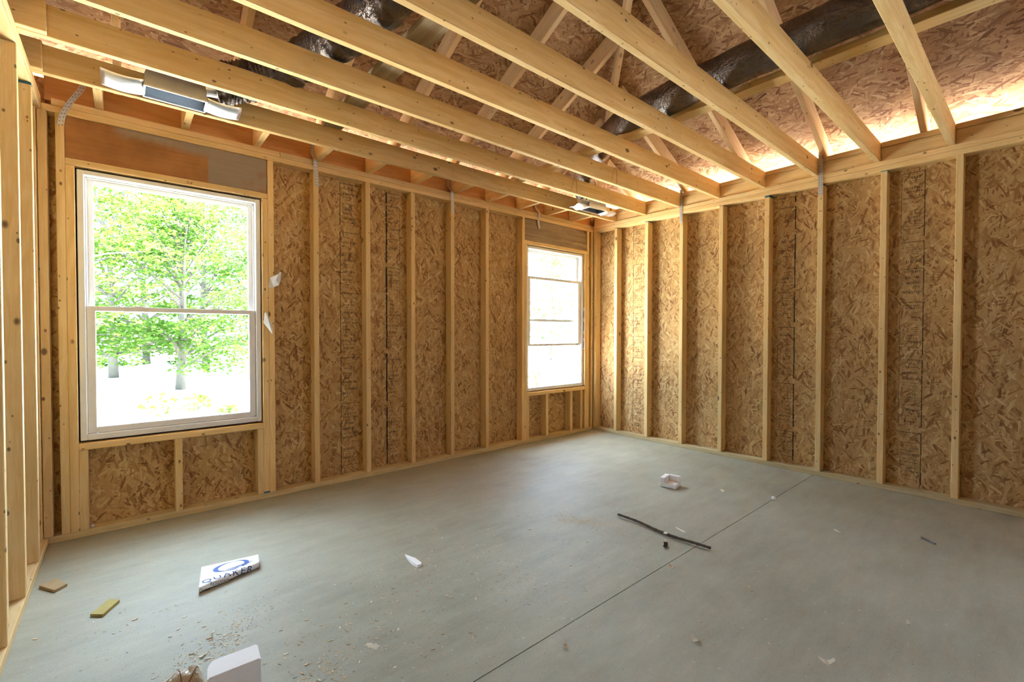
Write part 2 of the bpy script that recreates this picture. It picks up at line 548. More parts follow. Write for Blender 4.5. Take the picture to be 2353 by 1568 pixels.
# ------------------------------------------------------------------ dimensions
H = 2.467          # underside of ceiling joists
T = 0.038
D = 0.089          # stud depth
PX = -4.668        # face of the open partition
SP = 0.4064        # 16 inch centres
XW, YB = -8.6, -8.0
ST = H - 2 * T     # top of studs
ZA, SL = 2.62, 0.5  # underside of rafters at the wall line, roof slope
RD = 0.1565        # rafter depth measured vertically
ZO = ZA + RD       # underside of the roof boards at the wall line
WIN = [(-4.540, -3.595), (-1.087, -0.153)]   # rough openings
WZ0, WZ1 = 0.545, 2.117

# ------------------------------------------------------------------ floor and ground
bm = bmesh.new()
bbox(bm, XW, 0.11, -2.332, 0.11, -0.2, 0.0)
bbox(bm, XW, 0.11, YB, -2.3365, -0.2, 0.0)
bbox(bm, XW, 0.11, -2.3365, -2.332, -0.2, -0.012)
floor = tag(link('floor', bm, M['concrete']), 'mottled grey concrete slab with one straight saw cut across it', 'floor', kind='structure')

bm = bmesh.new()
bmesh.ops.create_grid(bm, x_segments=60, y_segments=60, size=60)
for v in bm.verts:
    v.co.z = -0.22 + (mn.noise(v.co * 0.15) * 0.12 if v.co.length > 12 else 0)
tag(link('ground', bm, M['ground'], smooth=True), 'sun-bleached bare ground outside the windows', 'ground', kind='structure')

# ------------------------------------------------------------------ sheathing
bm = bmesh.new()
uvl_ = lambda c: (c.z, c.x)
y0, y1 = D, D + 0.011
zt = 2.60
for a, b, c, d in ((XW, -5.2, 0, ZO - 0.05), (-5.2, WIN[0][0], 0, zt), (WIN[0][0], WIN[0][1], 0, WZ0), (WIN[0][0], WIN[0][1], WZ1, zt),
                   (WIN[0][1], WIN[1][0], 0, zt), (WIN[1][1], D + 0.011, 0, zt)):
    slab_uv(bm, a, b, y0, y1, c, d, uvl_)
slab_uv(bm, WIN[1][0], WIN[1][1], y0, y1, 0, WZ0, lambda c: (c.x, c.z))
slab_uv(bm, WIN[1][0], WIN[1][1], y0, y1, WZ1, zt, uvl_)
wall_left = tag(link('wall_left', bm, M['osb_wall']), 'strand board sheathing of the wall with two windows', 'wall', kind='structure')
bm = bmesh.new()
slab_uv(bm, D, D + 0.011, -4.3, D, 0, zt, lambda c: (c.z, c.y + 7.3))
for a, b, c, d in ((YB, -6.0, 0, ZO - 0.05), (-6.0, -5.1, 0, 0.85), (-6.0, -5.1, 2.12, ZO - 0.05), (-5.1, -4.3, 0, ZO - 0.05)):
    slab_uv(bm, D, D + 0.011, a, b, c, d, lambda c: (c.z, c.y + 7.3))
wall_right = tag(link('wall_right', bm, M['osb_wall']), 'strand board sheathing of the windowless wall', 'wall', kind='structure')
bm = bmesh.new()
uvb = lambda c: (c.z, c.x + 11)
slab_uv(bm, XW, D, YB - 0.011, YB, 0, ZO, uvb)
tag(link('wall_back', bm, M['osb_wall']), 'strand board wall behind the viewer', 'wall', kind='structure')
bm = bmesh.new()
slab_uv(bm, XW - 0.011, XW, YB, D, 0, zt, lambda c: (c.z, c.y))
quad_uv(bm, [(XW, D, zt), (XW, YB - D, zt), (XW, -4.0, ZO + 2.0)], [(zt, 0), (zt, -8), (ZO + 2, -4)])
tag(link('wall_end', bm, M['osb_wall']), 'strand board end wall beyond the open partition', 'wall', kind='structure')

# roof boards: window-side plane, hip end plane, rear plane
OV = 0.55
ze = ZO - SL * OV
rid = -4.0
zr = ZO + SL * 4.0
k = math.sqrt(1 + SL * SL)
bm = bmesh.new()
quad_uv(bm, [(OV, OV, ze), (rid, rid, zr), (XW, rid, zr), (XW, OV, ze)], [(OV, 0), (rid, (OV - rid) * k), (XW, (OV - rid) * k), (XW, 0)])
quad_uv(bm, [(OV, -8 - OV, ze), (rid, rid, zr), (OV, OV, ze)], [(-8 - OV, 3.1), (rid, 3.1 + (OV - rid) * k), (OV, 3.1)])
quad_uv(bm, [(XW, -8 - OV, ze), (XW, rid, zr), (rid, rid, zr), (OV, -8 - OV, ze)], [(XW, 7), (XW, 7 + (OV - rid) * k), (rid, 7 + (OV - rid) * k), (OV, 7)])
bmesh.ops.remove_doubles(bm, verts=bm.verts, dist=1e-4)
bmesh.ops.recalc_face_normals(bm, faces=bm.faces)
r_ = bmesh.ops.extrude_face_region(bm, geom=bm.faces[:])
bmesh.ops.translate(bm, vec=(0, 0, 0.014), verts=[g for g in r_['geom'] if isinstance(g, bmesh.types.BMVert)])
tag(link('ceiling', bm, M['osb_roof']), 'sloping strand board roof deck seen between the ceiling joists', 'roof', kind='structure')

# ------------------------------------------------------------------ windowless wall framing
def stamp(parent, org, ux, uy, length, seed, width=0.13, lw=0.004):
    """faded lumber-yard print: a ruled line, boxes and rows of small marks, lying on a sheathing board"""
    rnd = random.Random(seed)
    org, ux, uy = Vector(org), Vector(ux), Vector(uy)
    nz = ux.cross(uy)
    if nz.dot(CAMP - org) < 0:
        nz = -nz
    bm = bmesh.new()

    def bar(a0, a1, b0, b1):
        q = [org + ux * a + uy * b + nz * 0.0006 for a, b in ((a0, b0), (a1, b0), (a1, b1), (a0, b1))]
        vs = [bm.verts.new(p) for p in q] + [bm.verts.new(p - nz * 0.0005) for p in q]
        bm.faces.new(vs[:4])
        for i in range(4):
            bm.faces.new((vs[i], vs[i + 4], vs[(i + 1) % 4 + 4], vs[(i + 1) % 4]))
    b = 0.0
    while b < length:
        seg = rnd.uniform(0.18, 0.5)
        e = min(length, b + seg)
        yy_ = b
        while yy_ < e:
            y2_ = min(e, yy_ + rnd.uniform(0.03, 0.12))
            bar(-lw * rnd.uniform(0.6, 1.1), lw * rnd.uniform(0.2, 0.6), yy_, y2_)
            yy_ = y2_ + rnd.uniform(0, 0.006)
        if rnd.random() < 0.75:
            bar(0, width, e - 0.0035, e)
            if rnd.random() < 0.5:
                bar(width - 0.002, width, b, e)
        q = b + 0.03
        while q < e - 0.03:
            hh = rnd.choice((0.004, 0.006, 0.010, 0.018))
            x = rnd.uniform(0.008, 0.03)
            xe = rnd.uniform(0.4, 0.95) * width
            while x < xe:
                wd = rnd.uniform(0.002, 0.007) if hh > 0.007 else rnd.uniform(0.005, 0.02)
                if hh > 0.007:
                    bar(x, x + 0.0022, q, q + hh)
                    if rnd.random() < 0.7:
                        bar(x, x + wd, q + rnd.choice((0, hh * 0.5, hh - 0.0016)), q + hh * 0.5 + 0.002)
                else:
                    bar(x, x + wd, q, q + 0.0022)
                x += wd + rnd.uniform(0.002, 0.006)
            q += hh + rnd.uniform(0.005, 0.03)
        b = e + rnd.uniform(0.01, 0.06)
    o = link('printed_stamp', bm, M['ink_black'], parent)
    o['label'] = 'black printed grade marks and ruled line on the sheathing'
    return o


stamp(wall_left, (-3.018, D, 0.05), (1, 0, 0), (0, 0, 1), 2.32, 1, 0.15)
stamp(wall_left, (-2.625, D, 0.05), (1, 0, 0), (0, 0, 1), 2.32, 2, 0.12, 0.011)
stamp(wall_right, (D, -0.512, 0.06), (0, -1, 0), (0, 0, 1), 2.3, 3, 0.13)
stamp(wall_right, (D, -2.150, 0.06), (0, 1, 0), (0, 0, 1), 2.3, 4, 0.13, 0.007)
stamp(wall_right, (D, -2.985, 0.06), (0, 1, 0), (0, 0, 1), 2.3, 5, 0.13)
for o_, (x_, z_, ch) in ((wall_left, (-2.93, 2.06, '2')), (wall_left, (-2.95, 2.17, 'B')), (wall_left, (-2.93, 0.97, '2'))):
    text_mesh(ch, 0.05, M['ink_black'], 'printed_digit', Matrix.Translation((x_, D - 0.001, z_)) @ Matrix.Rotation(R(90), 4, 'X'), wall_left)


def teal(stud, x0, x1, y0, y1, z0, z1):
    """teal end-seal paint left on a stud end"""
    bm = bmesh.new()
    e_ = 0.0006
    bbox(bm, x0 - e_, x1 + e_, y0 - e_, y1 + e_, z0, z1)
    o = link('end_paint', bm, M['teal'], stud)
    o.matrix_parent_inverse = stud.matrix_world.inverted()
    o['label'] = 'teal end-seal paint'


N_R = 9
for i in range(N_R):
    yf = -(0.3104 + 0.4063 * i)
    if yf < -6.2: break
    st_ = tag(tb('wall_stud', 0, D, yf - T, yf, T, ST, 'Z', M['stud']),
              f'pine stud in the windowless wall, {ORD[i + 1]} one counted from the room corner', 'stud', 'studs of the windowless wall')
    if i in (0, 1, 4, 5, 6):
        teal(st_, 0, D, yf - T, yf, ST - (0.006, 0.008, 0, 0, 0.016, 0.010, 0.007)[i], ST - 0.0005)
tag(tb('wall_stud', 0, D, -T - 0.002, -0.002, T, ST, 'Z', M['stud']), 'pine corner stud of the windowless wall, tight in the room corner', 'stud', 'studs of the windowless wall')
tag(tb('bottom_plate', 0, D, YB, 0, 0, T, 'Y', M['sole']), 'pine bottom plate on the slab along the windowless wall', 'plate')
tag(tb('top_plate', 0, D, YB, 0.0, ST, ST + T - 0.0005, 'Y', M['stud']), 'lower top plate resting on the studs of the windowless wall', 'plate')
tag(tb('top_plate', 0, D, YB, 0.0, ST + T + 0.0005, H, 'Y', M['stud']), 'upper top plate under the joist ends of the windowless wall', 'plate')

# ------------------------------------------------------------------ window wall framing
A, B = WIN
tag(tb('bottom_plate', -4.70, 0.0 - 0.001, 0, D, 0, T, 'X', M['sole']), 'pine bottom plate on the slab along the window wall', 'plate')
tag(tb('top_plate', -4.70, -0.001, 0, D, ST, ST + T - 0.0005, 'X', M['stud']), 'lower top plate on the studs of the window wall', 'plate')
tag(tb('top_plate', -4.63, -3.475, 0.001, D, ST + T + 0.0005, H, 'X', M['stud']), 'upper top plate piece above the large near window', 'plate')
tag(tb('top_plate', -3.473, -0.001, 0, D, ST + T + 0.0005, H, 'X', M['stud']), 'upper top plate piece running from past the near window to the corner', 'plate')
g = 'studs of the window wall'
S = lambda x0, x1, z0, z1, lab, n='wall_stud': tag(tb(n, x0, x1, 0, D, z0, z1, 'Z', M['stud']), lab, 'stud', g)
S(-4.686, -4.648, T, ST, 'pine end stud of the window wall beside the open partition')
S(-4.6155, -4.5785, T, ST, 'full-height king stud of the near window, on its partition side')
S(-4.5780, -4.540, T, WZ1, 'trimmer stud holding the near window, on its partition side', 'trimmer_stud')
tr_ = S(-3.595, -3.5575, T, WZ1, 'trimmer stud holding the near window, on the side of the far window', 'trimmer_stud')
teal(tr_, -3.595, -3.5575, 0, D, T + 0.0003, T + 0.012)
S(-3.557, -3.519, T, ST, 'king stud of the near window with two paper tags stuck on it')
for i in range(5):
    xr = -(1.594 + 0.4044 * (4 - i))
    S(xr - T, xr, T, ST, f'pine stud between the windows, {ORD[i]} one beyond the near window')
S(-1.1555, -1.1180, T, ST, 'full-height king stud of the far window, on the near window side')
S(-1.1175, -1.087, T, WZ1, 'trimmer stud of the far window, on the near window side', 'trimmer_stud')
jack = S(-0.153, -0.1155, T, WZ1, 'trimmer stud of the far window, near the room corner, with a printed label', 'trimmer_stud')
S(-0.115, -0.077, T, ST, 'full-height king stud of the far window, near the room corner')
S(-0.040, -0.002, T, ST, 'narrow end stud of the window wall, in the room corner')
for wi, (a, b) in enumerate(WIN):
    wn = ('near', 'far')[wi]
    tag(tb('window_header', a - T, b + T, 0.012, D - 0.012, WZ1 + T + 0.0005, ST - 0.0005, 'X', M['header_ply'] if wi == 0 else M['grey_ply']),
        ('orange and grey plywood header board above the near window', 'grey-brown plywood header board above the far window')[wi], 'header', 'window headers')
    hp = tag(tb('header_plate', a - T, b + T, 0.0005, D, WZ1 + 0.0005, WZ1 + T, 'X', M['stud']), f'flat pine plate under the header of the {wn} window', 'plate', 'header plates')
    if wi == 0:
        o = text_mesh('2-6"', 0.022, M['ink_black'], 'pencil_mark', Matrix.Translation((-4.022, -0.0010, WZ1 + 0.010)) @ Matrix.Rotation(R(90), 4, 'X'))
        mw = o.matrix_world.copy()
        o.parent = hp
        o.matrix_parent_inverse = hp.matrix_world.inverted()
    tag(tb('window_sill_plate', a, b, 0.0005, D, WZ0 - T - 0.008, WZ0 - 0.008, 'X', M['stud']), f'rough pine sill under the {wn} window', 'sill', 'rough window sills')
    cr = [(a, a + T), ((a + b) / 2 - 0.15 if wi == 0 else a + 0.24, 0), (b - T, b)] if wi == 0 else [(a, a + 0.034), (-0.800, 0), (-0.405, 0), (b - 0.075, b - 0.037)]
    if wi == 0:
        cr[1] = (-4.098, 0)
    nn = ['at its partition end', 'in its middle', 'at its far window end'] if wi == 0 else ['at its near window end', 'second from its near window end', 'third from its near window end', 'at its room corner end']
    for (c0, c1), q in zip(cr, nn):
        c1 = c1 if c1 != 0 else c0 + T
        tag(tb('cripple_stud', c0, c1, 0, D, T, WZ0 - T - 0.0085, 'Z', M['stud']), f'short cripple stud under the sill of the {wn} window, {q}', 'stud', 'cripple studs under the windows')

# ------------------------------------------------------------------ open partition
PE = PX - D
for i in range(8):
    yn = -(0.347 + 0.400 * i)
    st_ = tag(tb('wall_stud', PE, PX, yn, yn + T, T, ST, 'Z', M['stud']), f'partition stud beside the viewer, {ORD[i]} one from the window wall', 'stud', 'studs of the open partition')
    if i == 0:
        teal(st_, PE, PX, yn, yn + T, ST - 0.012, ST - 0.0005)
tag(tb('wall_stud', PE - 0.02, -4.6875, -T, -0.002, T, ST, 'Z', M['stud']), 'partition end stud nailed against the window wall', 'stud', 'studs of the open partition')
tag(tb('bottom_plate', PE, PX, YB + 1, -0.002, 0, T, 'Y', M['stud']), 'bottom plate of the open partition on the slab', 'plate')
tag(tb('top_plate', PE, PX, YB + 1, -0.002, ST, ST + T - 0.0005, 'Y', M['stud']), 'lower top plate of the open partition', 'plate')
tag(tb('top_plate', PE, PX, YB + 1, -0.002, ST + T + 0.0005, H - 0.0005, 'Y', M['stud']), 'upper top plate of the open partition, under the joist laps', 'plate')

# ------------------------------------------------------------------ ceiling joists
JH = 0.140
for i in range(8):
    yn = -(0.319 + 0.4042 * i)
    tag(tb('ceiling_joist', PE, D, yn, yn + T, H + 0.0005, H + JH, 'X', M['joist'], 0.003), f'long pine ceiling joist, {ORD[i]} one from the window wall', 'joist', 'ceiling joists')
for i, xe in ((0, -4.628), (1, -4.577), (2, -4.60)):
    yn = -(0.319 + 0.4042 * i) - T - 0.001
    tag(tb('ceiling_joist', -6.6, xe, yn, yn + T, H + 0.0005, H + JH, 'X', M['joist'], 0.003),
        f'joist end from the next room lapped onto the {ORD[i]} long joist', 'joist', 'lapped joists of the next room')
for i in range(9):
    ya = -(0.319 + 0.4042 * i) + T + 0.001 if i < 8 else None
    yb = -0.001 if i == 0 else None
    hi = -(0.319 + 0.4042 * (i - 1)) - 0.001 if i else -0.002
    lo = -(0.319 + 0.4042 * i) + T + 0.001
    if i == 8:
        lo = -3.95
    if True:
        b_ = tag(tb('rim_block', 0.012, 0.05, lo, hi, H + 0.0005, H + 0.100, 'Y', M['joist']),
                 f'blocking board over the windowless wall, in the {ORD[i]} joist bay from the corner', 'blocking', 'blocking between joists')
        tag(tb('rim_strip', 0.006, 0.09, lo, hi, H + 0.1025, H + JH, 'Y', M['joist']),
            f'flat strip on top of the blocking in the {ORD[i]} joist bay from the corner', 'blocking', 'strips on the blocking')
# short joists between the first long joist and the window wall, and boards tinted orange for bounce light closing the bays
jx = [-4.432 + 0.4063 * i for i in range(11)]
for i, x in enumerate(jx):
    tag(tb('jack_joist', x - T / 2, x + T / 2, -0.280, 0.050, H + 0.0005, H + JH, 'Y', M['joist']),
        f'short joist over the window wall, {ORD[i]} one from the open partition', 'joist', 'short joists over the window wall')
    a = (jx[i - 1] + 0.0003) if i else -4.66
    tag(tb('closing_board', a, x - 0.0003, 0.0505, 0.066, H + 0.0005, H + JH + 0.03, 'X', M['bounce_orange_ply'], 0.001),
        f'board tinted bounce-light orange closing the {ORD[i]} short joist bay from the partition', 'board', 'orange boards over the window wall')
tag(tb('closing_board', jx[-1] + 0.0003, -0.002, 0.0505, 0.066, H + 0.0005, H + JH + 0.03, 'X', M['bounce_orange_ply'], 0.001),
    'board tinted bounce-light orange closing the last short joist bay, in the room corner', 'board', 'orange boards over the window wall')

# braces lying flat across the joists
tag(tb('brace_board', -1.533, -1.436, -3.9, -0.25, H + JH + 0.0005, H + JH + T, 'Y', M['joist']), 'flat pine board across the joists beside the smooth straight duct', 'board', 'boards across the joists')
tag(tb('brace_board', -3.275, -3.150, -3.2, -0.30, H + JH + 0.0005, H + JH + T, 'Y', M['grey_wood']), 'weathered grey-brown board across the joists beside the wrinkled duct', 'board', 'boards across the joists')

# ------------------------------------------------------------------ rafters
ax = [-4.37 + 0.574 * i for i in range(8)]
for i, x in enumerate(ax):
    ytop = max(-3.9, x + 0.06)       # meets the hip where that comes first
    zc = lambda y: ZA + RD / 2 - SL * y - 0.001
    tag(timber('rafter', (x + T / 2, 0.45, zc(0.45)), (x + T / 2, ytop, zc(ytop)), T, 0.138, M['rafter'], (0, 0, 1)),
        f'rafter rising from the window wall, {ORD[i]} one from the partition side', 'rafter', 'rafters of the window-side slope')
by = [-0.545 - 0.6045 * i for i in range(6)]
for i, y in enumerate(by):
    xtop = max(-3.9, y + 0.06)
    zc = lambda x: ZA + RD / 2 - SL * x - 0.001
    tag(timber('rafter', (0.45, y - T / 2, zc(0.45)), (xtop, y - T / 2, zc(xtop)), T, 0.138, M['rafter'], (0, 0, 1)),
        f'rafter rising from the windowless wall, {ORD[i]} one from the room corner', 'rafter', 'rafters of the hip slope')
zh = lambda t: 2.648 + 0.5 * t
tag(timber('hip_rafter', (0.35, 0.35, zh(-0.35)), (-3.95, -3.95, zh(3.95)), T, 0.175, M['rafter'], (0, 0, 1)), 'long diagonal hip rafter climbing from the room corner', 'rafter')

# ------------------------------------------------------------------ windows
def bar(bm, x0, x1, y0, y1, z0, z1, bev=0.003):
    bbox(bm, x0, x1, y0, y1, z0, z1, bev)


def ring(bm, x0, x1, z0, z1, wl, wb, wt, y0, y1, wr=None):
    wr = wl if wr is None else wr
    bar(bm, x0, x0 + wl, y0, y1, z0, z1)
    bar(bm, x1 - wr, x1, y0, y1, z0, z1)
    bar(bm, x0 + wl, x1 - wr, y0, y1, z0, z0 + wb)
    bar(bm, x0 + wl, x1 - wr, y0, y1, z1 - wt, z1)


def window(n, x0, x1, raised, label):
    w = tag(empty(f'window_{n}', ((x0 + x1) / 2, 0.06, WZ0)), label, 'window', kind='structure')
    ox = (x0 + x1) / 2
    X0, X1 = x0 + 0.007 - ox, x1 - (0.007 if n == 1 else 0.013) - ox
    z0, z1 = 0.005, WZ1 - WZ0 - 0.011
    o0 = -0.06
    # outer frame with a stepped track
    bm = bmesh.new()
    ring(bm, X0, X1, z0, z1, 0.030, 0.034, 0.026, o0 + 0.018, o0 + 0.115)
    ring(bm, X0 + 0.030, X1 - 0.030, z0 + 0.034, z1 - 0.026, 0.010, 0.006, 0.010, o0 + 0.062, o0 + 0.070)
    ring(bm, X0 + 0.030, X1 - 0.030, z0 + 0.034, z1 - 0.026, 0.010, 0.006, 0.010, o0 + 0.100, o0 + 0.112)
    link('frame', bm, M['vinyl'], w)
    # foam round the far window frame; near window gap shadow painted black
    bm = bmesh.new()
    ring(bm, x0 - ox + 0.0005, x1 - ox - 0.0005, z0 - 0.008, z1 + 0.0105, 0.0065, 0.0125, 0.010, o0 + 0.040, o0 + 0.085)
    link('gap_seal_shade', bm, M['seal' if n == 2 else 'gap'], w)['label'] = 'strip in the gap around the frame'
    a, b = X0 + 0.041, X1 - 0.041
    mz = 1.315 - WZ0
    sh = mz - z0 - 0.036
    us = bmesh.new()
    ring(us, a - 0.008, b + 0.008, mz - 0.015, z1 - 0.028, 0.034, 0.030, 0.030, o0 + 0.073, o0 + 0.098)
    us = link('upper_sash', us, M['vinyl'], w)
    bm = bmesh.new()
    bbox(bm, a + 0.02, b - 0.02, o0 + 0.083, o0 + 0.088, mz + 0.01, z1 - 0.05)
    link('pane', bm, M['glass'], us)
    lo = z0 + 0.036
    hi = mz + 0.015
    if raised:
        lo, hi = 1.030 - WZ0, 1.788 - WZ0
    ls = bmesh.new()
    ring(ls, a - 0.009, b + 0.009, lo, hi, 0.040, 0.036 if not raised else 0.026, 0.030, o0 + 0.032, o0 + 0.060)
    ls = link('lower_sash', ls, M['vinyl'], w)
    bm = bmesh.new()
    bbox(bm, a + 0.025, b - 0.025, o0 + 0.043, o0 + 0.048, lo + 0.015, hi - 0.02)
    link('pane', bm, M['glass'], ls)
    if raised:
        bm = bmesh.new()
        ring(bm, a + 0.024, b - 0.024, mz - 0.012, z1 - 0.056, 0.006, 0.022, 0.004, o0 + 0.0985, o0 + 0.104)
        link('gasket', bm, M['vinyl_dark'], us)['label'] = 'dark green edge of the glass'
    else:
        bm = bmesh.new()
        for s in (-0.2, 0.2):
            bbox(bm, s - 0.025, s + 0.025, o0 + 0.034, o0 + 0.058, hi, hi + 0.006, 0.002)
        link('sash_lock', bm, M['vinyl'], ls)
    return w


window(1, A[0], A[1], False, 'large white double-hung window nearest the open partition, closed')
window(2, B[0], B[1], True, 'white double-hung window by the room corner, lower sash raised')
# printed label on the trimmer stud of the far window
bm = bmesh.new()
bbox(bm, -0.1542, -0.1532, 0.004, 0.028, 0.98, 1.48)
lb = link('printed_label', bm, M['paper'], None)
for z0_, z1_, m_ in ((1.36, 1.45, 'ink_lightblue'), (1.20, 1.32, 'ink_lightblue'), (1.12, 1.17, 'ink_red'), (1.0, 1.08, 'ink_lightblue')):
    bm = bmesh.new()
    q = z0_
    while q < z1_ - 0.012:
        bbox(bm, -0.1548, -0.1541, 0.007, 0.025, q, q + 0.009)
        q += 0.016
    c_ = link('printed_mark', bm, M[m_], lb)
lb.parent = jack
lb.matrix_parent_inverse = jack.matrix_world.inverted()
lb['label'] = 'white paper label with blue and red print'

# ------------------------------------------------------------------ metal straps
def strap(pts, side, label, w=0.03):
    bm = bmesh.new()
    ribbon(bm, pts, side, w)
    return tag(link('metal_strap', bm, M['strap']), label, 'strap', 'perforated metal straps')


strap(spline([(-4.490, -0.080, 2.610), (-4.500, -0.070, 2.535), (-4.548, -0.030, 2.46), (-4.583, -0.006, 2.385), (-4.592, -0.004, 2.325)], 6), (0.8, 0.5, 0.3), 'bent metal strap dangling over the partition side of the near window header', 0.034)
for (xa, n_) in ((-3.236, 'on the first stud beyond the near window'), (-2.028, 'on the fourth stud beyond the near window')):
    strap(spline([(xa - 0.006, 0.048, 2.60), (xa - 0.006, 0.040, 2.53), (xa - 0.004, -0.012, 2.472), (xa + 0.004, -0.006, 2.40), (xa + 0.012, -0.003, 2.31), (xa + 0.014, -0.003, 2.275)], 6), (1, 0, 0), 'metal tie strap nailed over the plates ' + n_)
strap(spline([(-0.922, 0.040, 2.60), (-0.922, 0.038, 2.53), (-0.922, -0.014, 2.472), (-0.918, -0.006, 2.42), (-0.925, -0.004, 2.385), (-0.918, -0.010, 2.30)], 6), (1, 0, 0), 'metal tie strap ending over the far window header')
strap(spline([(0.002, -1.139, 2.640), (-0.003, -1.139, 2.56), (-0.004, -1.139, 2.45), (-0.004, -1.139, 2.30)], 5), (0, 1, 0), 'metal tie strap on the fourth stud of the windowless wall')
strap(spline([(0.012, -2.359, 2.72), (-0.003, -2.359, 2.60), (-0.004, -2.359, 2.45), (-0.004, -2.360, 2.30)], 5), (0, 1, 0), 'long metal tie strap on the seventh stud of the windowless wall', 0.034)

# ------------------------------------------------------------------ ducts and register boots
def duct(pts, r, label, wr, seed, rings=True):
    P = spline(pts, 14)
    bm = bmesh.new()
    n = len(P)
    seg = 40
    prev = None
    rows = []
    rr = []
    # resample finely
    Q = []
    for i in range(n - 1):
        for k_ in range(3):
            Q.append(P[i].lerp(P[i + 1], k_ / 3))
    Q.append(P[-1])
    for i, p in enumerate(Q):
        d = (Q[min(i + 1, len(Q) - 1)] - Q[max(i - 1, 0)]).normalized()
        a = d.orthogonal().normalized() if prev is None else (prev - d * prev.dot(d)).normalized()
        prev = a
        b = d.cross(a)
        row = []
        for k_ in range(seg):
            t = 2 * math.pi * k_ / seg
            nn = a * math.cos(t) + b * math.sin(t)
            q = p + nn * r
            f = mn.noise(Vector((q.x * 9 + seed, q.y * 9, q.z * 9))) * 0.5 + abs(mn.noise(Vector((q.x * 22, q.y * 22 + seed, q.z * 22)))) * 0.5
            if rings:
                f += 0.55 * math.sin(i * 0.9 + 1.6 * math.sin(t + i * 0.13)) * (0.4 + 0.6 * abs(mn.noise(Vector((i * 0.11, t, seed)))))
            row.append(bm.verts.new(p + nn * (r + wr * f)))
        rows.append(row)
    for i in range(len(rows) - 1):
        for k_ in range(seg):
            bm.faces.new((rows[i][k_], rows[i][(k_ + 1) % seg], rows[i + 1][(k_ + 1) % seg], rows[i + 1][k_]))
    bm.faces.new(rows[0][::-1])
    bm.faces.new(rows[-1])
    bmesh.ops.recalc_face_normals(bm, faces=bm.faces)
    return tag(link('flexible_duct', bm, M['duct'], smooth=True), label, 'duct', 'flexible ducts')


duct([(-1.66, -4.6, 2.78), (-1.625, -3.6, 2.735), (-1.63, -2.75, 2.72), (-1.63, -2.35, 2.715), (-1.585, -1.94, 2.72), (-1.47, -1.46, 2.735), (-1.19, -1.0, 2.725), (-0.95, -0.68, 2.715), (-0.80, -0.52, 2.66), (-0.72, -0.49, 2.60)], 0.100,
     'black foil duct running straight over the joists towards the room corner', 0.007, 3.1, False)
duct([(-3.05, -4.4, 3.0), (-3.2, -3.2, 2.80), (-3.34, -2.2, 2.765), (-3.40, -1.46, 2.735), (-3.49, -0.99, 2.73), (-3.63, -0.62, 2.70), (-3.80, -0.50, 2.64), (-3.94, -0.485, 2.59)], 0.108,
     'wrinkled black foil duct drooping to the register boot by the partition', 0.016, 7.7, True)


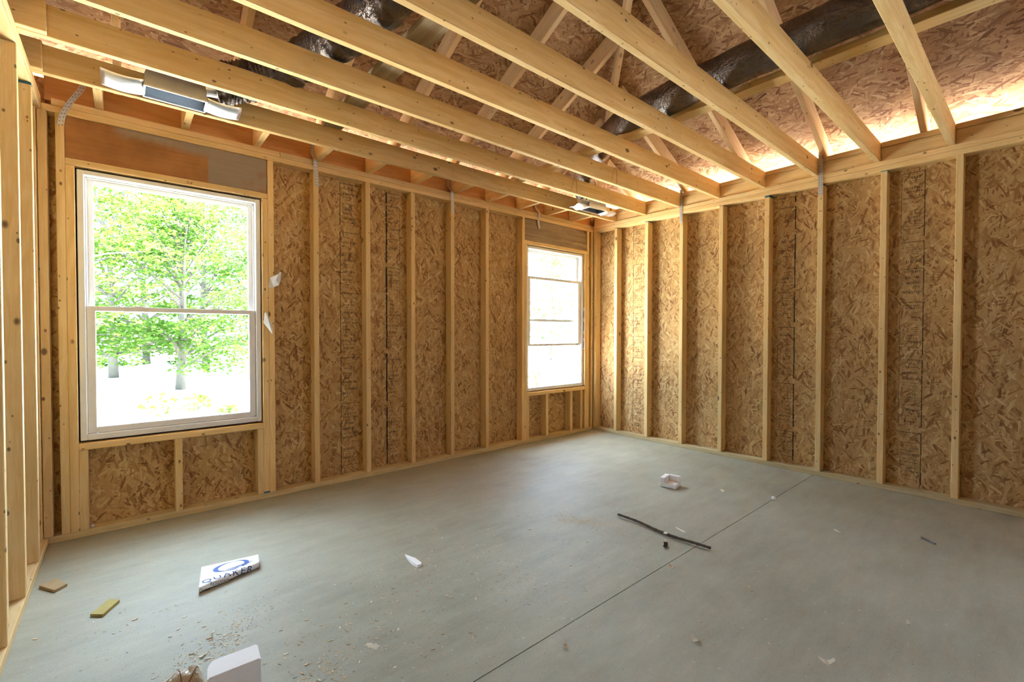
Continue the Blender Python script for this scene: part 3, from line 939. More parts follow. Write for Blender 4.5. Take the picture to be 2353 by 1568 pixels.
def boot(cx, cy, bent, label, emblem):
    z = H - 0.012
    e = tag(empty('register_boot', (cx, cy, z)), label, 'register boot', 'sheet metal register boots')
    # open-bottomed box narrowing upwards
    bm = bmesh.new()
    lo = [(-0.135, -0.065), (0.135, -0.065), (0.135, 0.065), (-0.135, 0.065)]
    hi = [(-0.10, -0.055), (0.115, -0.055), (0.115, 0.06), (-0.10, 0.06)]
    lv = [[bm.verts.new((x, y, zz)) for x, y in ps] for ps, zz in ((lo, -0.004), (lo, 0.045), (hi, 0.135))]
    for i in range(2):
        for k_ in range(4):
            bm.faces.new((lv[i][k_], lv[i][(k_ + 1) % 4], lv[i + 1][(k_ + 1) % 4], lv[i + 1][k_]))
    bm.faces.new(lv[2])
    bmesh.ops.solidify(bm, geom=bm.faces[:], thickness=0.0015)
    link('body', bm, M['galv'], e)
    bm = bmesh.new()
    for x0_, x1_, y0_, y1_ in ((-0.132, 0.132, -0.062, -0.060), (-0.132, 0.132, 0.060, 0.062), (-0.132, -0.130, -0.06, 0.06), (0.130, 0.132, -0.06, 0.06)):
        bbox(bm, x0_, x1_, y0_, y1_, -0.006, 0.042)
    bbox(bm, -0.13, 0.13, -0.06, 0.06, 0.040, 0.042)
    link('throat', bm, M['galv_in'], e)['label'] = 'inside of the opening, steel coloured dark for shade'
    bm = bmesh.new()
    ring_ = [(-0.139, 0.139, -0.069, -0.063), (-0.139, 0.139, 0.063, 0.069), (-0.139, -0.133, -0.063, 0.063), (0.133, 0.139, -0.063, 0.063)]
    for q in ring_:
        bbox(bm, *q, -0.012, -0.004, 0.001)
    link('rim', bm, M['galv'], e)
    # round collar towards the duct
    bm = bmesh.new()
    sgn = 1 if cx < -2 else -1
    tube(bm, [(0.09 * sgn, 0.0, 0.095), (0.15 * sgn, 0.0, 0.105), (0.20 * sgn, 0, 0.11)], 0.055, 20)
    link('collar', bm, M['galv'], e, smooth=False)
    # two long hanger ears, curled like gutters
    for s in (-1, 1):
        bm = bmesh.new()
        rows = []
        for i in range(9):
            x = s * (0.137 + 0.168 * i / 8)
            row = []
            for k_ in range(9):
                v = -0.070 + 0.140 * k_ / 8
                # edge nearest the viewer curls up, tip flares down a little
                cz = 0.018 * max(0.0, (-v - 0.02) / 0.05) ** 1.6 - 0.012 * math.sin(math.pi * i / 8) * (0.6 + 0.4 * math.cos(v * 20)) - 0.006
                if bent:
                    cz -= 0.012 * math.sin(i * 0.9) + 0.006 * math.sin(v * 60 + i)
                row.append(bm.verts.new((x, v * (1.0 if s < 0 else 0.92), cz)))
            rows.append(row)
        for i in range(8):
            for k_ in range(8):
                bm.faces.new((rows[i][k_], rows[i + 1][k_], rows[i + 1][k_ + 1], rows[i][k_ + 1]))
        bmesh.ops.recalc_face_normals(bm, faces=bm.faces)
        bmesh.ops.solidify(bm, geom=bm.faces[:], thickness=0.0012)
        ear = link('hanger_ear', bm, M['galv'], e, smooth=True)
        if s < 0 and emblem:
            bm = bmesh.new()
            pts = [(-0.220 + 0.046 * math.cos(t), -0.005 + 0.017 * math.sin(t), -0.021) for t in [2 * math.pi * q / 40 for q in range(41)]]
            tube(bm, pts, 0.0014, 6)
            for q in range(4):
                x = -0.244 + 0.015 * q
                tube(bm, [(x, -0.010, -0.0205), (x + 0.004, 0.001, -0.0205), (x + 0.008, -0.010, -0.0205), (x + 0.010, -0.003, -0.0205)], 0.0011, 5)
            link('embossed_oval', bm, M['vinyl'], ear)['label'] = 'pale oval maker mark pressed in the ear'
    return e


b1 = boot(-4.108, -0.482, False, 'shiny register boot with long ears hanging below the joists by the partition', True)
b1.rotation_euler = (R(-9), R(0), R(0.6))
b1.scale = (1.0, 0.80, 1.25)
b2 = boot(-0.605, -0.500, True, 'shiny bent register boot hanging below the joists in the room corner', False)
b2.rotation_euler = (R(-2), R(1), R(-4))
b2.scale = (0.95, 0.95, 0.75)

# thin wire loops hanging from the joists
for i, (x, y) in enumerate(((-1.10, -1.125), (-1.16, -0.718))):
    bm = bmesh.new()
    yy = y - 0.012
    tube(bm, spline([(x - 0.045, yy, H + 0.01), (x - 0.025, yy - 0.003, H + 0.09), (x + 0.0, yy - 0.004, H + 0.135), (x + 0.022, yy - 0.003, H + 0.10), (x + 0.03, yy, H + 0.0)], 6), 0.0016, 6)
    tag(link('wire_loop', bm, M['wire']), ('thin reddish wire loop on the third joist from the window wall', 'thin reddish wire loop on the second joist from the window wall')[i], 'wire', 'wire loops')

# ------------------------------------------------------------------ paper tags on the king stud
def paper(pts_rows, label):
    bm = bmesh.new()
    V = [[bm.verts.new(p) for p in row] for row in pts_rows]
    for i in range(len(V) - 1):
        for k_ in range(len(V[0]) - 1):
            bm.faces.new((V[i][k_], V[i][k_ + 1], V[i + 1][k_ + 1], V[i + 1][k_]))
    bmesh.ops.solidify(bm, geom=bm.faces[:], thickness=0.0006)
    return tag(link('paper_tag', bm, M['paper']), label, 'paper', 'paper tags on the king stud')


paper([[(-3.505, -0.045, 1.588), (-3.500, -0.060, 1.600), (-3.488, -0.062, 1.606)],
       [(-3.548, -0.010, 1.565), (-3.520, -0.045, 1.545), (-3.492, -0.055, 1.545)],
       [(-3.560, -0.002, 1.492), (-3.528, -0.022, 1.496), (-3.500, -0.050, 1.512)]], 'upper crumpled white paper tag on the king stud of the near window')
paper([[(-3.585, -0.006, 1.312), (-3.578, -0.015, 1.318), (-3.570, -0.006, 1.316)],
       [(-3.592, -0.003, 1.245), (-3.560, -0.038, 1.235), (-3.545, -0.020, 1.245)],
       [(-3.566, -0.020, 1.205), (-3.545, -0.048, 1.165), (-3.538, -0.030, 1.190)]], 'lower torn white paper tag on the king stud of the near window')

# ------------------------------------------------------------------ things on the slab
# printed white sleeve: a folded piece whose front fold runs at an angle to the print
q = empty('printed_box', (-4.060, -0.906, 0.0), math.atan2(-0.037, 0.239))
tag(q, 'flat white folded sleeve with navy lettering lying on the slab below the near window', 'box')
BL, BH = 0.242, 0.030
SF0, SFS = 0.214, -0.50          # distance of the fold from the back edge, and its slope
fold = lambda x: SF0 + SFS * x
FN = Vector((-SFS, 1.0)).normalized()    # plan normal of the fold, pointing to the front


def onbox(x, s, lift=0.0009):
    """print coordinates (x along the back edge, s towards the viewer) -> point on the folded sleeve"""
    e = (s - fold(x)) * FN.y
    if e <= 0:
        f = min(1.0, max(0.0, 1 + e / 0.006))
        return Vector((x, -s, BH + lift - 0.002 * f * f))
    fx, fs = x - FN.x * e, s - FN.y * e
    return Vector((fx + FN.x * (lift + 0.001), -(fs + FN.y * (lift + 0.001)), max(0.001, BH - 0.002 - e)))


bm = bmesh.new()
rows = []
for i in range(13):
    x = BL * i / 12
    f = fold(x)
    row = [Vector((x, 0.001, 0.0)), Vector((x, 0.001, BH - 0.004)), Vector((x, -0.004, BH))]
    row += [onbox(x, f * k2 / 6, 0) for k2 in (1, 2, 3, 4, 5)] + [onbox(x, f - 0.005, 0), onbox(x, f, 0)]
    pf = Vector((x, -f, BH - 0.002))
    n3 = Vector((FN.x, -FN.y, 0))
    row += [pf + n3 * 0.001 + Vector((0, 0, -0.006)), pf + n3 * 0.0005 + Vector((0, 0, -0.018)), pf - n3 * 0.002 + Vector((0, 0, -BH + 0.007 + 0.003 * math.sin(i)))]
    rows.append([bm.verts.new(p_) for p_ in row])
for i in range(12):
    for k2 in range(len(rows[0]) - 1):
        bm.faces.new((rows[i][k2], rows[i + 1][k2], rows[i + 1][k2 + 1], rows[i][k2 + 1]))
for r0 in (rows[0], rows[-1]):      # side flaps
    lo_ = [bm.verts.new((v.co.x, v.co.y, 0.0005)) for v in r0[2:10]]
    for k2 in range(7):
        bm.faces.new((r0[2 + k2], r0[3 + k2], lo_[k2 + 1], lo_[k2]))
bmesh.ops.recalc_face_normals(bm, faces=bm.faces)
bmesh.ops.solidify(bm, geom=bm.faces[:], thickness=0.0008)
link('sleeve', bm, M['card'], q)

AL = math.atan(0.23)
ta, tbv = Vector((math.cos(AL), -math.sin(AL))), Vector((-math.sin(AL), -math.cos(AL)))


def place(cx, cy, ox, os_, lift=0.0009):
    p_ = Vector((ox, os_)) + ta * cx + tbv * cy
    return onbox(p_.x, p_.y, lift)


def tx(body, size, ox, os_, mat, sx=1.0, sp=1.0):
    return text_mesh(body, size, mat, 'lettering', None, q, 0.0, sx, lambda c: place(c.x, c.y, ox, os_), spacing=sp)


tx('QUAKER', 0.043, 0.012, 0.186, M['ink_blue'], 1.12, 1.22)
tx('RESIDENTIAL', 0.022, 0.045, 0.204, M['ink_black'], 0.72, 1.2)
tx('Quaker', 0.019, 0.008, 0.231, M['ink_black'], 0.8, 1.0)
# big emblem: ring that swells at its two flanks, with a double tail
bm = bmesh.new()
N = 56
inn, out = [], []
ex, es = 0.124, 0.066
for i in range(N + 1):
    t = R(-80) - R(335) * i / N
    wv = 0.002 + 0.019 * abs(math.cos(t + 0.35)) ** 1.8
    inn.append(bm.verts.new(place(0.056 * math.cos(t), 0.040 * math.sin(t), ex, es)))
    out.append(bm.verts.new(place((0.056 + wv) * math.cos(t), (0.040 + wv * 0.7) * math.sin(t), ex, es)))
for i in range(N):
    bm.faces.new((inn[i], out[i], out[i + 1], inn[i + 1]))
for a_, b_, w_ in (((-0.030, -0.028), (0.088, -0.010), 0.007), ((-0.030, -0.038), (0.030, -0.034), 0.006), ((0.040, -0.022), (0.092, -0.018), 0.004)):
    pr = None
    for i in range(11):
        t = i / 10
        x = a_[0] + (b_[0] - a_[0]) * t
        yy = a_[1] + (b_[1] - a_[1]) * t - 0.008 * math.sin(math.pi * t)
        hw = w_ * math.sin(math.pi * (0.06 + 0.88 * t)) * 0.5
        cu = (bm.verts.new(place(x, yy + hw, ex, es, 0.0012)), bm.verts.new(place(x, yy - hw, ex, es, 0.0012)))
        if pr:
            bm.faces.new((pr[0], cu[0], cu[1], pr[1]))
        pr = cu
link('emblem', bm, M['ink_lightblue'], q)['label'] = 'blue swelling ring emblem with a double tail'

# foam block at the bottom edge of the view
def foam_prism(name, prof, L, mat, label, loc, rz, cat):
    bm = bmesh.new()
    a = [bm.verts.new((0, y, z)) for y, z in prof]
    b = [bm.verts.new((L, y, z)) for y, z in prof]
    bm.faces.new(a[::-1])
    bm.faces.new(b)
    for i in range(len(prof)):
        bm.faces.new((a[i], b[i], b[(i + 1) % len(prof)], a[(i + 1) % len(prof)]))
    bmesh.ops.recalc_face_normals(bm, faces=bm.faces)
    bmesh.ops.bevel(bm, geom=bm.edges[:], offset=0.003, segments=2, affect='EDGES')
    o = tag(link(name, bm, mat), label, cat)
    o.location = loc
    o.rotation_euler = (0, 0, rz)
    return o


bm = bmesh.new()
# outline in plan: front edge along x, far corner rounded off on the bag side
pl = [(0, 0), (0.148, 0), (0.153, 0.090), (0.040, 0.092), (0.018, 0.088), (0.006, 0.064)]
lo_ = [bm.verts.new((x, y, 0)) for x, y in pl]
hi_ = [bm.verts.new((x, y, 0.100)) for x, y in pl]
bm.faces.new(lo_[::-1]); bm.faces.new(hi_)
for i in range(len(pl)):
    bm.faces.new((lo_[i], lo_[(i + 1) % len(pl)], hi_[(i + 1) % len(pl)], hi_[i]))
bmesh.ops.recalc_face_normals(bm, faces=bm.faces)
bmesh.ops.bevel(bm, geom=bm.edges[:], offset=0.004, segments=2, affect='EDGES')
fb = tag(link('foam_block', bm, M['foam']), 'white foam block standing on the slab beside the crumpled tan wrapper', 'foam')
fb.location = (-4.151, -1.898, 0.0)
fb.rotation_euler = (0, 0, R(-1.5))

# crumpled wrapper
bm = bmesh.new()
bmesh.ops.create_grid(bm, x_segments=26, y_segments=26, size=0.5)
for v in bm.verts:
    x, y = v.co.x, v.co.y
    hgt = 0.078 * (1 - (2 * x) ** 4) * (1 - (2 * y) ** 2) + 0.010
    z = hgt + 0.016 * mn.noise(Vector((x * 4, y * 4, 1.3))) + 0.009 * abs(mn.noise(Vector((x * 9, y * 9, 4))))
    v.co = Vector((x * 0.13, y * 0.15, max(0.0015, z * (1 if max(abs(x), abs(y)) < 0.47 else 0.1))))
bmesh.ops.solidify(bm, geom=bm.faces[:], thickness=-0.0008)
wr = tag(link('crumpled_wrapper', bm, M['bag']), 'crumpled tan wrapper with brown looped lines beside the white foam block', 'wrapper')
wr.location = (-4.205, -1.790, 0.0)
wr.rotation_euler = (0, 0, R(8))
for nm, pts in (('printed_loop', [(-0.055, -0.04), (-0.02, -0.055), (0.02, -0.03), (0.05, 0.02), (0.045, 0.05), (0.015, 0.055), (-0.02, 0.02), (-0.05, -0.02)]), ('printed_line', [(-0.012, -0.06), (-0.008, -0.01), (-0.006, 0.05)])):
    bm = bmesh.new()
    P3 = []
    for x, y in [(p.x, p.y) for p in spline([(a_, b_, 0) for a_, b_ in pts], 6)]:
        gx, gy = x / 0.13, y / 0.15
        z = 0.078 * (1 - (2 * gx) ** 4) * (1 - (2 * gy) ** 2) + 0.010 + 0.016 * mn.noise(Vector((gx * 4, gy * 4, 1.3))) + 0.009 * abs(mn.noise(Vector((gx * 9, gy * 9, 4))))
        P3.append((x, y, max(0.002, z) + 0.0016))
    tube(bm, P3, 0.0012, 5)
    link(nm, bm, M['brown_line'], wr)

# small foam corner piece
e = tag(empty('foam_corner', (-1.155, -1.775, 0), R(50)), 'white notched foam corner piece lying alone on the far slab', 'foam')
bm = bmesh.new()
bbox(bm, 0, 0.120, 0, 0.118, 0, 0.030, 0.003)
link('base', bm, M['foam'], e)
bm = bmesh.new()
bbox(bm, 0.0, 0.040, 0.0, 0.118, 0.0302, 0.072, 0.004)
link('thick_end', bm, M['foam'], e)
bm = bmesh.new()
bbox(bm, 0.0405, 0.120, 0.090, 0.118, 0.0302, 0.074, 0.003)
link('back_ridge', bm, M['foam'], e)
e.rotation_euler = (0, 0, R(-78))
e.location = (-1.225, -1.665, 0)

# stick with a pale knot
bm = bmesh.new()
P = spline([(-1.941, -1.806, 0.013), (-1.935, -1.95, 0.011), (-1.955, -2.09, 0.010), (-1.957, -2.2, 0.010), (-1.945, -2.32, 0.012), (-1.937, -2.408, 0.013)], 8)
tube(bm, P, [0.0080 - 0.002 * abs(i / len(P) - 0.5) + 0.0008 * math.sin(i * 2.1) for i in range(len(P))], 9)
stick = tag(link('stick', bm, M['twig'], smooth=True), 'thin dark stick lying across the slab near the saw cut', 'stick')


def chip_mesh(rnd, L, Wd, th=0.0015, curl=0.3, n=5):
    bm = bmesh.new()
    top = []
    for i in range(n + 1):
        t = i / n
        a = (t - 0.5) * curl * 2
        x = (t - 0.5) * L
        z = th + L * 0.16 * curl * (1 - math.cos(a * 2.2)) * 2
        w = Wd * (0.55 + 0.45 * math.sin(math.pi * (0.15 + 0.7 * t))) * rnd.uniform(0.75, 1.1)
        top.append([bm.verts.new((x, s * w / 2 + rnd.uniform(-0.1, 0.1) * Wd, z + rnd.uniform(0, 0.3) * th)) for s in (-1, 1)])
    for i in range(n):
        bm.faces.new((top[i][0], top[i + 1][0], top[i + 1][1], top[i][1]))
    bmesh.ops.solidify(bm, geom=bm.faces[:], thickness=th)
    mnz = min(v.co.z for v in bm.verts)
    for v in bm.verts:
        v.co.z -= mnz
    return bm


rc = random.Random(11)


def chip(name, x, y, L, Wd, mat, label, rz=None, th=0.002, curl=0.3, cat='wood chip', group=None):
    o = tag(link(name, chip_mesh(rc, L, Wd, th, curl), M[mat]), label, cat, group)
    o.location = (x, y, 0.0002)
    o.rotation_euler = (0, 0, rc.uniform(0, 6.28) if rz is None else rz)
    return o


k_ = chip('wood_chip', -1.972, -2.160, 0.030, 0.024, 'chip_pale', 'round pale wood chip resting on the thin dark stick', 0.4, 0.004, 0.1)
k_.location.z = 0.021
bm = bmesh.new()
ol = [(0.0, 0.0), (0.045, 0.010), (0.072, 0.013), (0.080, 0.018), (0.150, 0.020), (0.165, 0.006), (0.162, -0.010), (0.120, -0.017), (0.080, -0.014), (0.040, -0.009)]
lo_ = [bm.verts.new((x, y, 0)) for x, y in ol]
hi_ = [bm.verts.new((x, y * 0.9, 0.004 + 0.010 * min(1, x / 0.09))) for x, y in ol]
bm.faces.new(lo_[::-1]); bm.faces.new(hi_)
for i in range(len(ol)):
    bm.faces.new((lo_[i], lo_[(i + 1) % len(ol)], hi_[(i + 1) % len(ol)], hi_[i]))
bmesh.ops.recalc_face_normals(bm, faces=bm.faces)
fs_ = tag(link('foam_sliver', bm, M['foam']), 'long white pointed foam sliver on the slab in front of the windows', 'foam')
fs_.location = (-3.220, -1.385, 0)
fs_.rotation_euler = (0, 0, R(-91))
chip('wood_chip', -3.640, -1.945, 0.055, 0.032, 'chip_pale', 'broad pale wood chip on the slab in the foreground', R(-60), 0.003, 0.2)
chip('wood_chip', -2.688, -2.713, 0.040, 0.022, 'chip_pale', 'pale yellow curled chip alone on the foreground slab', 1.2, 0.002, 0.8)
chip('wood_chip', -2.441, -3.076, 0.050, 0.024, 'chip_pale', 'pale yellow curled chip nearest the bottom edge of the view', 2.2, 0.002, 0.8)
chip('wood_chip', -1.932, -3.223, 0.034, 0.018, 'chip_pale', 'pale curled chip lying far along the open slab', 0.2, 0.002, 0.6)
chip('wood_chip', -1.133, -2.784, 0.048, 0.022, 'chip_pale', 'flat pale chip on the slab, beyond the saw cut', 0.9, 0.002, 0.5)
chip('wood_chip', -0.955, -2.020, 0.050, 0.024, 'chip_pale', 'pale chip on the slab between the foam corner and the saw cut', 0.7, 0.004, 0.3)
chip('wood_chip', -1.823, -2.168, 0.075, 0.012, 'chip_pale', 'slender wood splinter on the slab beside the stick', 1.25, 0.002, 0.1)
chip('wood_chip', -2.979, -2.300, 0.030, 0.010, 'chip_pale', 'small pale splinter touching the saw cut in the foreground', 0.1, 0.003, 0.1)
chip('wood_chip', -3.094, -2.420, 0.028, 0.012, 'chip', 'small brown curl just past the saw cut in the foreground', 0.8, 0.002, 0.6)
chip('leaf_scrap', -2.079, -2.226, 0.055, 0.030, 'twig', 'dark crumbled leaf scrap between the stick and the foreground', 0.5, 0.003, 0.7, 'leaf')
chip('leaf_scrap', -2.255, -2.365, 0.030, 0.018, 'chip', 'small brown leaf scrap lying by the saw cut near the stick', 1.5, 0.002, 0.7, 'leaf')
bm = bmesh.new()
bmesh.ops.create_icosphere(bm, subdivisions=2, radius=0.015)
for v in bm.verts:
    v.co *= 1 + 0.16 * mn.noise(v.co * 90)
    v.co.z += 0.014
tag(link('foam_crumb', bm, M['foam'], smooth=True), 'small round white foam crumb on the saw cut', 'foam').location = (-0.873, -2.343, 0)
bm = bmesh.new()
tube(bm, [(0, -0.04, 0.004), (0.01, 0, 0.004), (0.012, 0.04, 0.004)], 0.0038, 8)
tube(bm, [(0.012, 0.039, 0.004), (0.0125, 0.043, 0.004)], 0.0042, 8)
nl = tag(link('nail', bm, M['nail']), 'dark bent nail lying on the open slab', 'nail')
nl.location = (-0.90, -3.152, 0.001)
nl.rotation_euler = (0, 0, R(-30))
for (x, y, n_) in ((-4.489, 0.013, 'near the partition end of the window wall plate'), (0.063, -2.076, 'on the bottom plate of the windowless wall')):
    bm = bmesh.new()
    tube(bm, [(0, 0, T), (0, 0, T + 0.004), (0, 0, T + 0.0045), (0, 0, T + 0.012)], [0.012, 0.012, 0.008, 0.007], 8)
    tag(link('anchor_bolt', bm, M['galv']), 'small shiny anchor bolt end ' + n_, 'bolt', 'anchor bolts').location = (x, y + (0.03 if y > 0 else 0), 0)

# two offcuts by the partition
def offcut(pts, th, mat, label):
    bm = bmesh.new()
    lo_ = [bm.verts.new((x, y, 0.0)) for x, y in pts]
    hi_ = [bm.verts.new((x, y, th)) for x, y in pts]
    bm.faces.new(lo_[::-1]); bm.faces.new(hi_)
    for i in range(len(pts)):
        bm.faces.new((lo_[i], lo_[(i + 1) % len(pts)], hi_[(i + 1) % len(pts)], hi_[i]))
    bmesh.ops.recalc_face_normals(bm, faces=bm.faces)
    bmesh.ops.bevel(bm, geom=bm.edges[:], offset=0.001, segments=1, affect='EDGES')
    return tag(link('wood_offcut', bm, M[mat]), label, 'offcut', 'wood offcuts')


offcut([(-4.645, -0.585), (-4.588, -0.682), (-4.548, -0.645), (-4.590, -0.545)], 0.012, 'scrap', 'square brown wood offcut on the slab beside the partition plate')
offcut([(-4.455, -1.022), (-4.415, -1.058), (-4.362, -0.965), (-4.398, -0.930)], 0.011, 'scrap_olive', 'narrow yellow-brown wood offcut on the slab near the printed sleeve')

# loose shavings: countless crumbs swept along the slab
def crumbs(name, spots, mat, label, seed, kinds):
    rnd = random.Random(seed)
    bm = bmesh.new()
    for (cx, cy, sx, sy, rot, n, lmin, lmax) in spots:
        for _ in range(n):
            a, b = rnd.gauss(0, 1), rnd.gauss(0, 1)
            x = cx + a * sx * math.cos(rot) - b * sy * math.sin(rot)
            y = cy + a * sx * math.sin(rot) + b * sy * math.cos(rot)
            if x < PX + 0.03 or y > -0.05 or x > -0.05:
                continue
            if -4.33 < x < -3.78 and -1.15 < y < -0.85 or (-4.3 < x < -3.97 and -1.98 < y < -1.70):
                continue
            L = rnd.uniform(lmin, lmax) * (rnd.random() ** 2 * 0.7 + 0.28)
            w = L * rnd.uniform(0.12, 0.38)
            t = rnd.uniform(0, 6.28)
            ca, sa = math.cos(t), math.sin(t)
            cu = rnd.uniform(0, 0.28) * L
            rows_ = []
            th = max(0.0008, L * 0.10)
            m_ = rnd.randrange(kinds)
            for i in range(4):
                q_ = i / 3 - 0.5
                z = 0.0004 + cu * (q_ * q_ * 2 if kinds > 1 else 0)
                bend = L * 0.25 * math.sin(q_ * 2.5) * (cu / L)
                px_, py_ = q_ * L, bend
                r4 = []
                for s_, zz in ((-0.5, z), (0.5, z), (0.5, z + th), (-0.5, z + th)):
                    yy = py_ + s_ * w * (1 - abs(q_) * 0.9)
                    r4.append(bm.verts.new((x + px_ * ca - yy * sa, y + px_ * sa + yy * ca, zz)))
                rows_.append(r4)
            for i in range(3):
                for k2 in range(4):
                    j = (k2 + 1) % 4
                    bm.faces.new((rows_[i][k2], rows_[i][j], rows_[i + 1][j], rows_[i + 1][k2])).material_index = m_
            bm.faces.new(rows_[0][::-1]).material_index = m_
            bm.faces.new(rows_[3]).material_index = m_
    return tag(link(name, bm, mat), label, 'shavings', kind='stuff')


crumbs('wood_shavings', [(-4.05, -1.53, 0.09, 0.045, 0.5, 190, 0.006, 0.022), (-4.18, -1.62, 0.05, 0.03, 0.5, 80, 0.006, 0.022), (-3.92, -1.42, 0.10, 0.05, 0.6, 90, 0.005, 0.018),
                         (-3.80, -1.95, 0.16, 0.07, 0.4, 240, 0.006, 0.022), (-3.55, -1.80, 0.30, 0.16, 0.4, 420, 0.004, 0.020), (-3.2, -1.75, 0.35, 0.25, 0.3, 480, 0.004, 0.018),
                         (-2.75, -1.85, 0.35, 0.22, 0.2, 420, 0.003, 0.017), (-3.0, -2.15, 0.3, 0.12, 0.0, 260, 0.003, 0.015), (-2.9, -1.5, 0.4, 0.2, 0.2, 260, 0.004, 0.017),
                         (-2.3, -2.0, 0.3, 0.2, 0.4, 260, 0.003, 0.014), (-2.2, -2.8, 0.6, 0.35, 0.2, 190, 0.003, 0.016), (-4.3, -1.25, 0.15, 0.18, 0.2, 90, 0.005, 0.024), (-3.6, -1.4, 0.45, 0.35, 0.2, 420, 0.002, 0.009), (-1.6, -2.5, 0.6, 0.6, 0.2, 140, 0.003, 0.014)],
       [M['chip'], M['chip_pale'], M['chip'], M['chip_pale'], M['chip'], M['scrap']], 'wood shavings and splinters strewn over the foreground slab', 5, 6)
crumbs('sawdust', [(-2.16, -1.72, 0.15, 0.045, R(-55), 900, 0.004, 0.011), (-2.2, -1.78, 0.22, 0.11, R(-55), 400, 0.003, 0.008)], [M['dust']], 'yellow patch of sawdust on the slab beside the stick', 6, 1)

# ------------------------------------------------------------------ trees and weeds outside
def leaf_cloud(bm, rnd, centre, rad, n, size, flat=0.5):
    for _ in range(n):
        # sprays: leaves gathered on flattened discs
        while True:
            v = Vector((rnd.uniform(-1, 1), rnd.uniform(-1, 1), rnd.uniform(-1, 1)))
            if v.length <= 1:
                break
        p = Vector(centre) + Vector((v.x * rad[0], v.y * rad[1], v.z * rad[2]))
        nrm = Vector((rnd.gauss(0, flat), rnd.gauss(0, flat), 1)).normalized()
        a = nrm.orthogonal().normalized()
        a = Matrix.Rotation(rnd.uniform(0, 6.28), 3, nrm) @ a
        b = nrm.cross(a)
        s = size * rnd.uniform(0.6, 1.25)
        droop = nrm * (-0.12 * s)
        pts = [p - a * s * 0.5, p - a * s * 0.15 + b * s * 0.42, p + a * s * 0.1 + b * s * 0.22, p + a * s * 0.6 + droop, p + a * s * 0.1 - b * s * 0.22, p - a * s * 0.15 - b * s * 0.42]
        bm.faces.new([bm.verts.new(q_) for q_ in pts])


def tree(x, y, h, r, zlo, sprays, per, size, seed, mat, label, lean=0.0):
    rnd = random.Random(seed)
    root = tag(empty('tree', (x, y, -0.25)), label, 'tree', 'trees outside')
    bm = bmesh.new()
    top = Vector((lean, 0.2 * lean, h * 0.92))
    trunk = spline([(0, 0, 0), (lean * 0.2 + rnd.uniform(-.1, .1), rnd.uniform(-.1, .1), h * 0.3), (lean * 0.6 + rnd.uniform(-.2, .2), rnd.uniform(-.2, .2), h * 0.6), top], 6)
    tr = 0.05 + h * 0.011
    tube(bm, trunk, [tr * (1 - 0.85 * i / (len(trunk) - 1)) for i in range(len(trunk))], 8)
    tips = []
    for i in range(sprays):
        t = rnd.uniform(zlo, 1.0)
        base = trunk[min(len(trunk) - 1, int(max(0.12, t * 0.8) * (len(trunk) - 1)))]
        ang = rnd.uniform(0, 6.28)
        rr = r * (0.35 + 0.65 * rnd.random()) * (1 - 0.55 * max(0, t - 0.55) / 0.45)
        tip = Vector((base.x + rr * math.cos(ang), base.y + rr * math.sin(ang), h * t + rnd.uniform(-0.3, 0.2)))
        mid = base.lerp(tip, 0.55) + Vector((0, 0, 0.12 * rr))
        br = spline([base, mid, tip], 4)
        tube(bm, br, [tr * 0.30 * (1 - 0.8 * k2 / (len(br) - 1)) for k2 in range(len(br))], 5)
        tips.append((tip, mid))
    link('trunk', bm, M['bark'], root, smooth=True)
    bm = bmesh.new()
    for tip, mid in tips:
        c = rnd.uniform(0.55, 0.95)
        leaf_cloud(bm, rnd, tip, (c, c, 0.22), per, size)
        leaf_cloud(bm, rnd, mid, (c * 0.7, c * 0.7, 0.2), per // 2, size)
    o = link('foliage', bm, mat, root)
    o['kind'] = 'stuff'
    return root


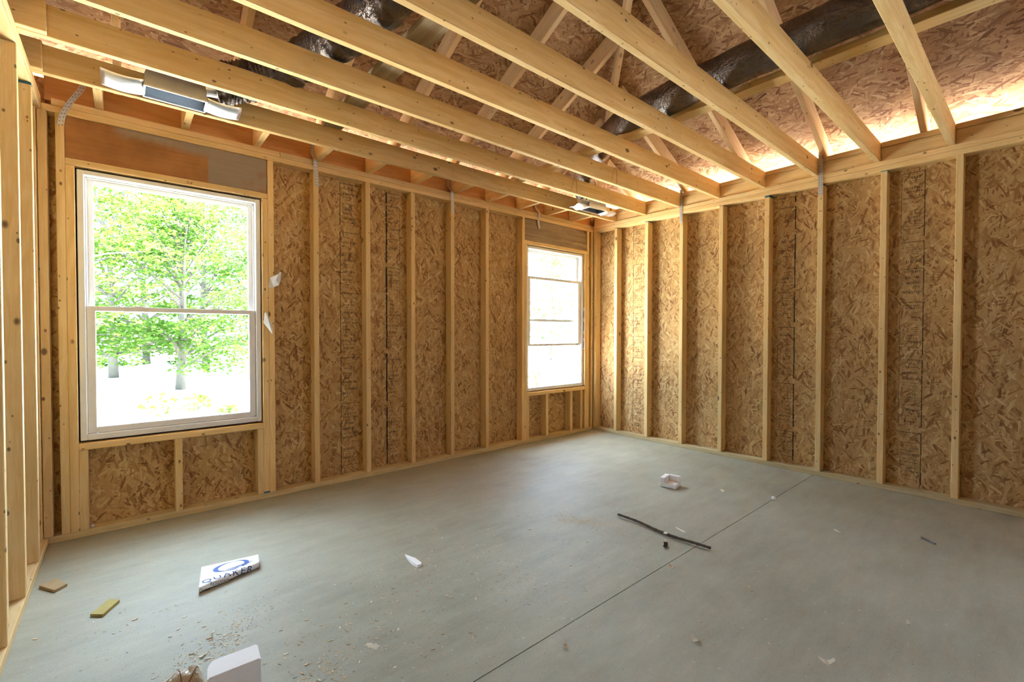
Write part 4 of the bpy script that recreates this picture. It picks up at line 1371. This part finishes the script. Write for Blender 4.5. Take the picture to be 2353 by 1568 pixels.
TREES = [
    (-5.6, 9.0, 5.3, 2.4, 0.20, 44, 130, 0.105, 'leaf', 'leafy tree outside the near window, on the partition side'),
    (-3.3, 10.2, 5.6, 2.3, 0.14, 44, 130, 0.105, 'leaf', 'leafy tree in the middle of the near window view'),
    (-1.2, 12.5, 6.2, 2.6, 0.12, 40, 110, 0.12, 'leaf_pale', 'pale leafy tree in the near window view, on the far window side'),
    (-4.6, 15.0, 7.2, 2.8, 0.03, 36, 80, 0.15, 'leaf', 'taller leafy tree standing behind the first ones in the near window'),
    (-2.0, 17.0, 7.8, 3.0, 0.03, 36, 100, 0.16, 'leaf', 'tall leafy tree far back in the near window'),
    (-7.0, 21.0, 9.0, 3.2, 0.02, 40, 110, 0.20, 'leaf', 'broad dense tree at the back of the near window, towards the partition'),
    (-3.6, 22.5, 9.5, 3.2, 0.02, 40, 110, 0.20, 'leaf', 'broad dense tree at the back of the near window, in the middle'),
    (1.2, 22.0, 9.5, 3.2, 0.02, 40, 110, 0.20, 'leaf_pale', 'broad pale tree at the back of the near window, towards the far window'),
    (-7.5, 14.0, 6.6, 2.8, 0.05, 30, 70, 0.15, 'leaf_pale', 'pale leafy tree at the partition edge of the near window'),
    (0.6, 16.5, 7.6, 2.6, 0.05, 28, 70, 0.15, 'leaf_pale', 'pale tree with bare stems at the side of the near window'),
    (6.4, 7.6, 4.6, 1.9, 0.16, 20, 40, 0.11, 'leaf', 'thin leafy tree outside the far window'),
    (12.5, 13.0, 6.6, 2.6, 0.05, 26, 50, 0.15, 'leaf_pale', 'pale tree outside the far window, behind the thin leafy one'),
]
for i, (x, y, h, r, zlo, ns, per, sz, m_, lab) in enumerate(TREES):
    tree(x, y, h, r, zlo, ns, per, sz, 40 + i, M[m_], lab, lean=(-0.5, 0.4, 0.6, 0.2, -0.3, 0.3, -0.7, 0.2, 0.1)[i % 9])
WEEDS = [(-3.75, 5.6, 0.42, 'leafy green weed on the bare ground outside the near window'), (-3.35, 6.3, 0.25, 'small weed behind the leafy one outside the near window'),
         (-3.0, 5.4, 0.16, 'tiny weed at the far window side of the near window view'), (3.3, 4.6, 0.4, 'low green weed outside the far window')]
for i, (x, y, s, lab) in enumerate(WEEDS):
    rnd = random.Random(90 + i)
    root = tag(empty('weed', (x, y, -0.22)), lab, 'weed', 'weeds outside')
    bm = bmesh.new()
    for j in range(7):
        a = rnd.uniform(0, 6.28)
        tube(bm, [(0, 0, 0), (0.4 * s * math.cos(a), 0.4 * s * math.sin(a), s * 0.5), (0.8 * s * math.cos(a), 0.8 * s * math.sin(a), s * 0.8)], [0.008, 0.006, 0.003], 5)
    link('stem', bm, M['bark'], root)
    bm = bmesh.new()
    leaf_cloud(bm, rnd, (0, 0, s * 0.6), (s, s, s * 0.5), int(130 * s) + 14, 0.10, 0.8)
    link('foliage', bm, M['leaf'], root)['kind'] = 'stuff'
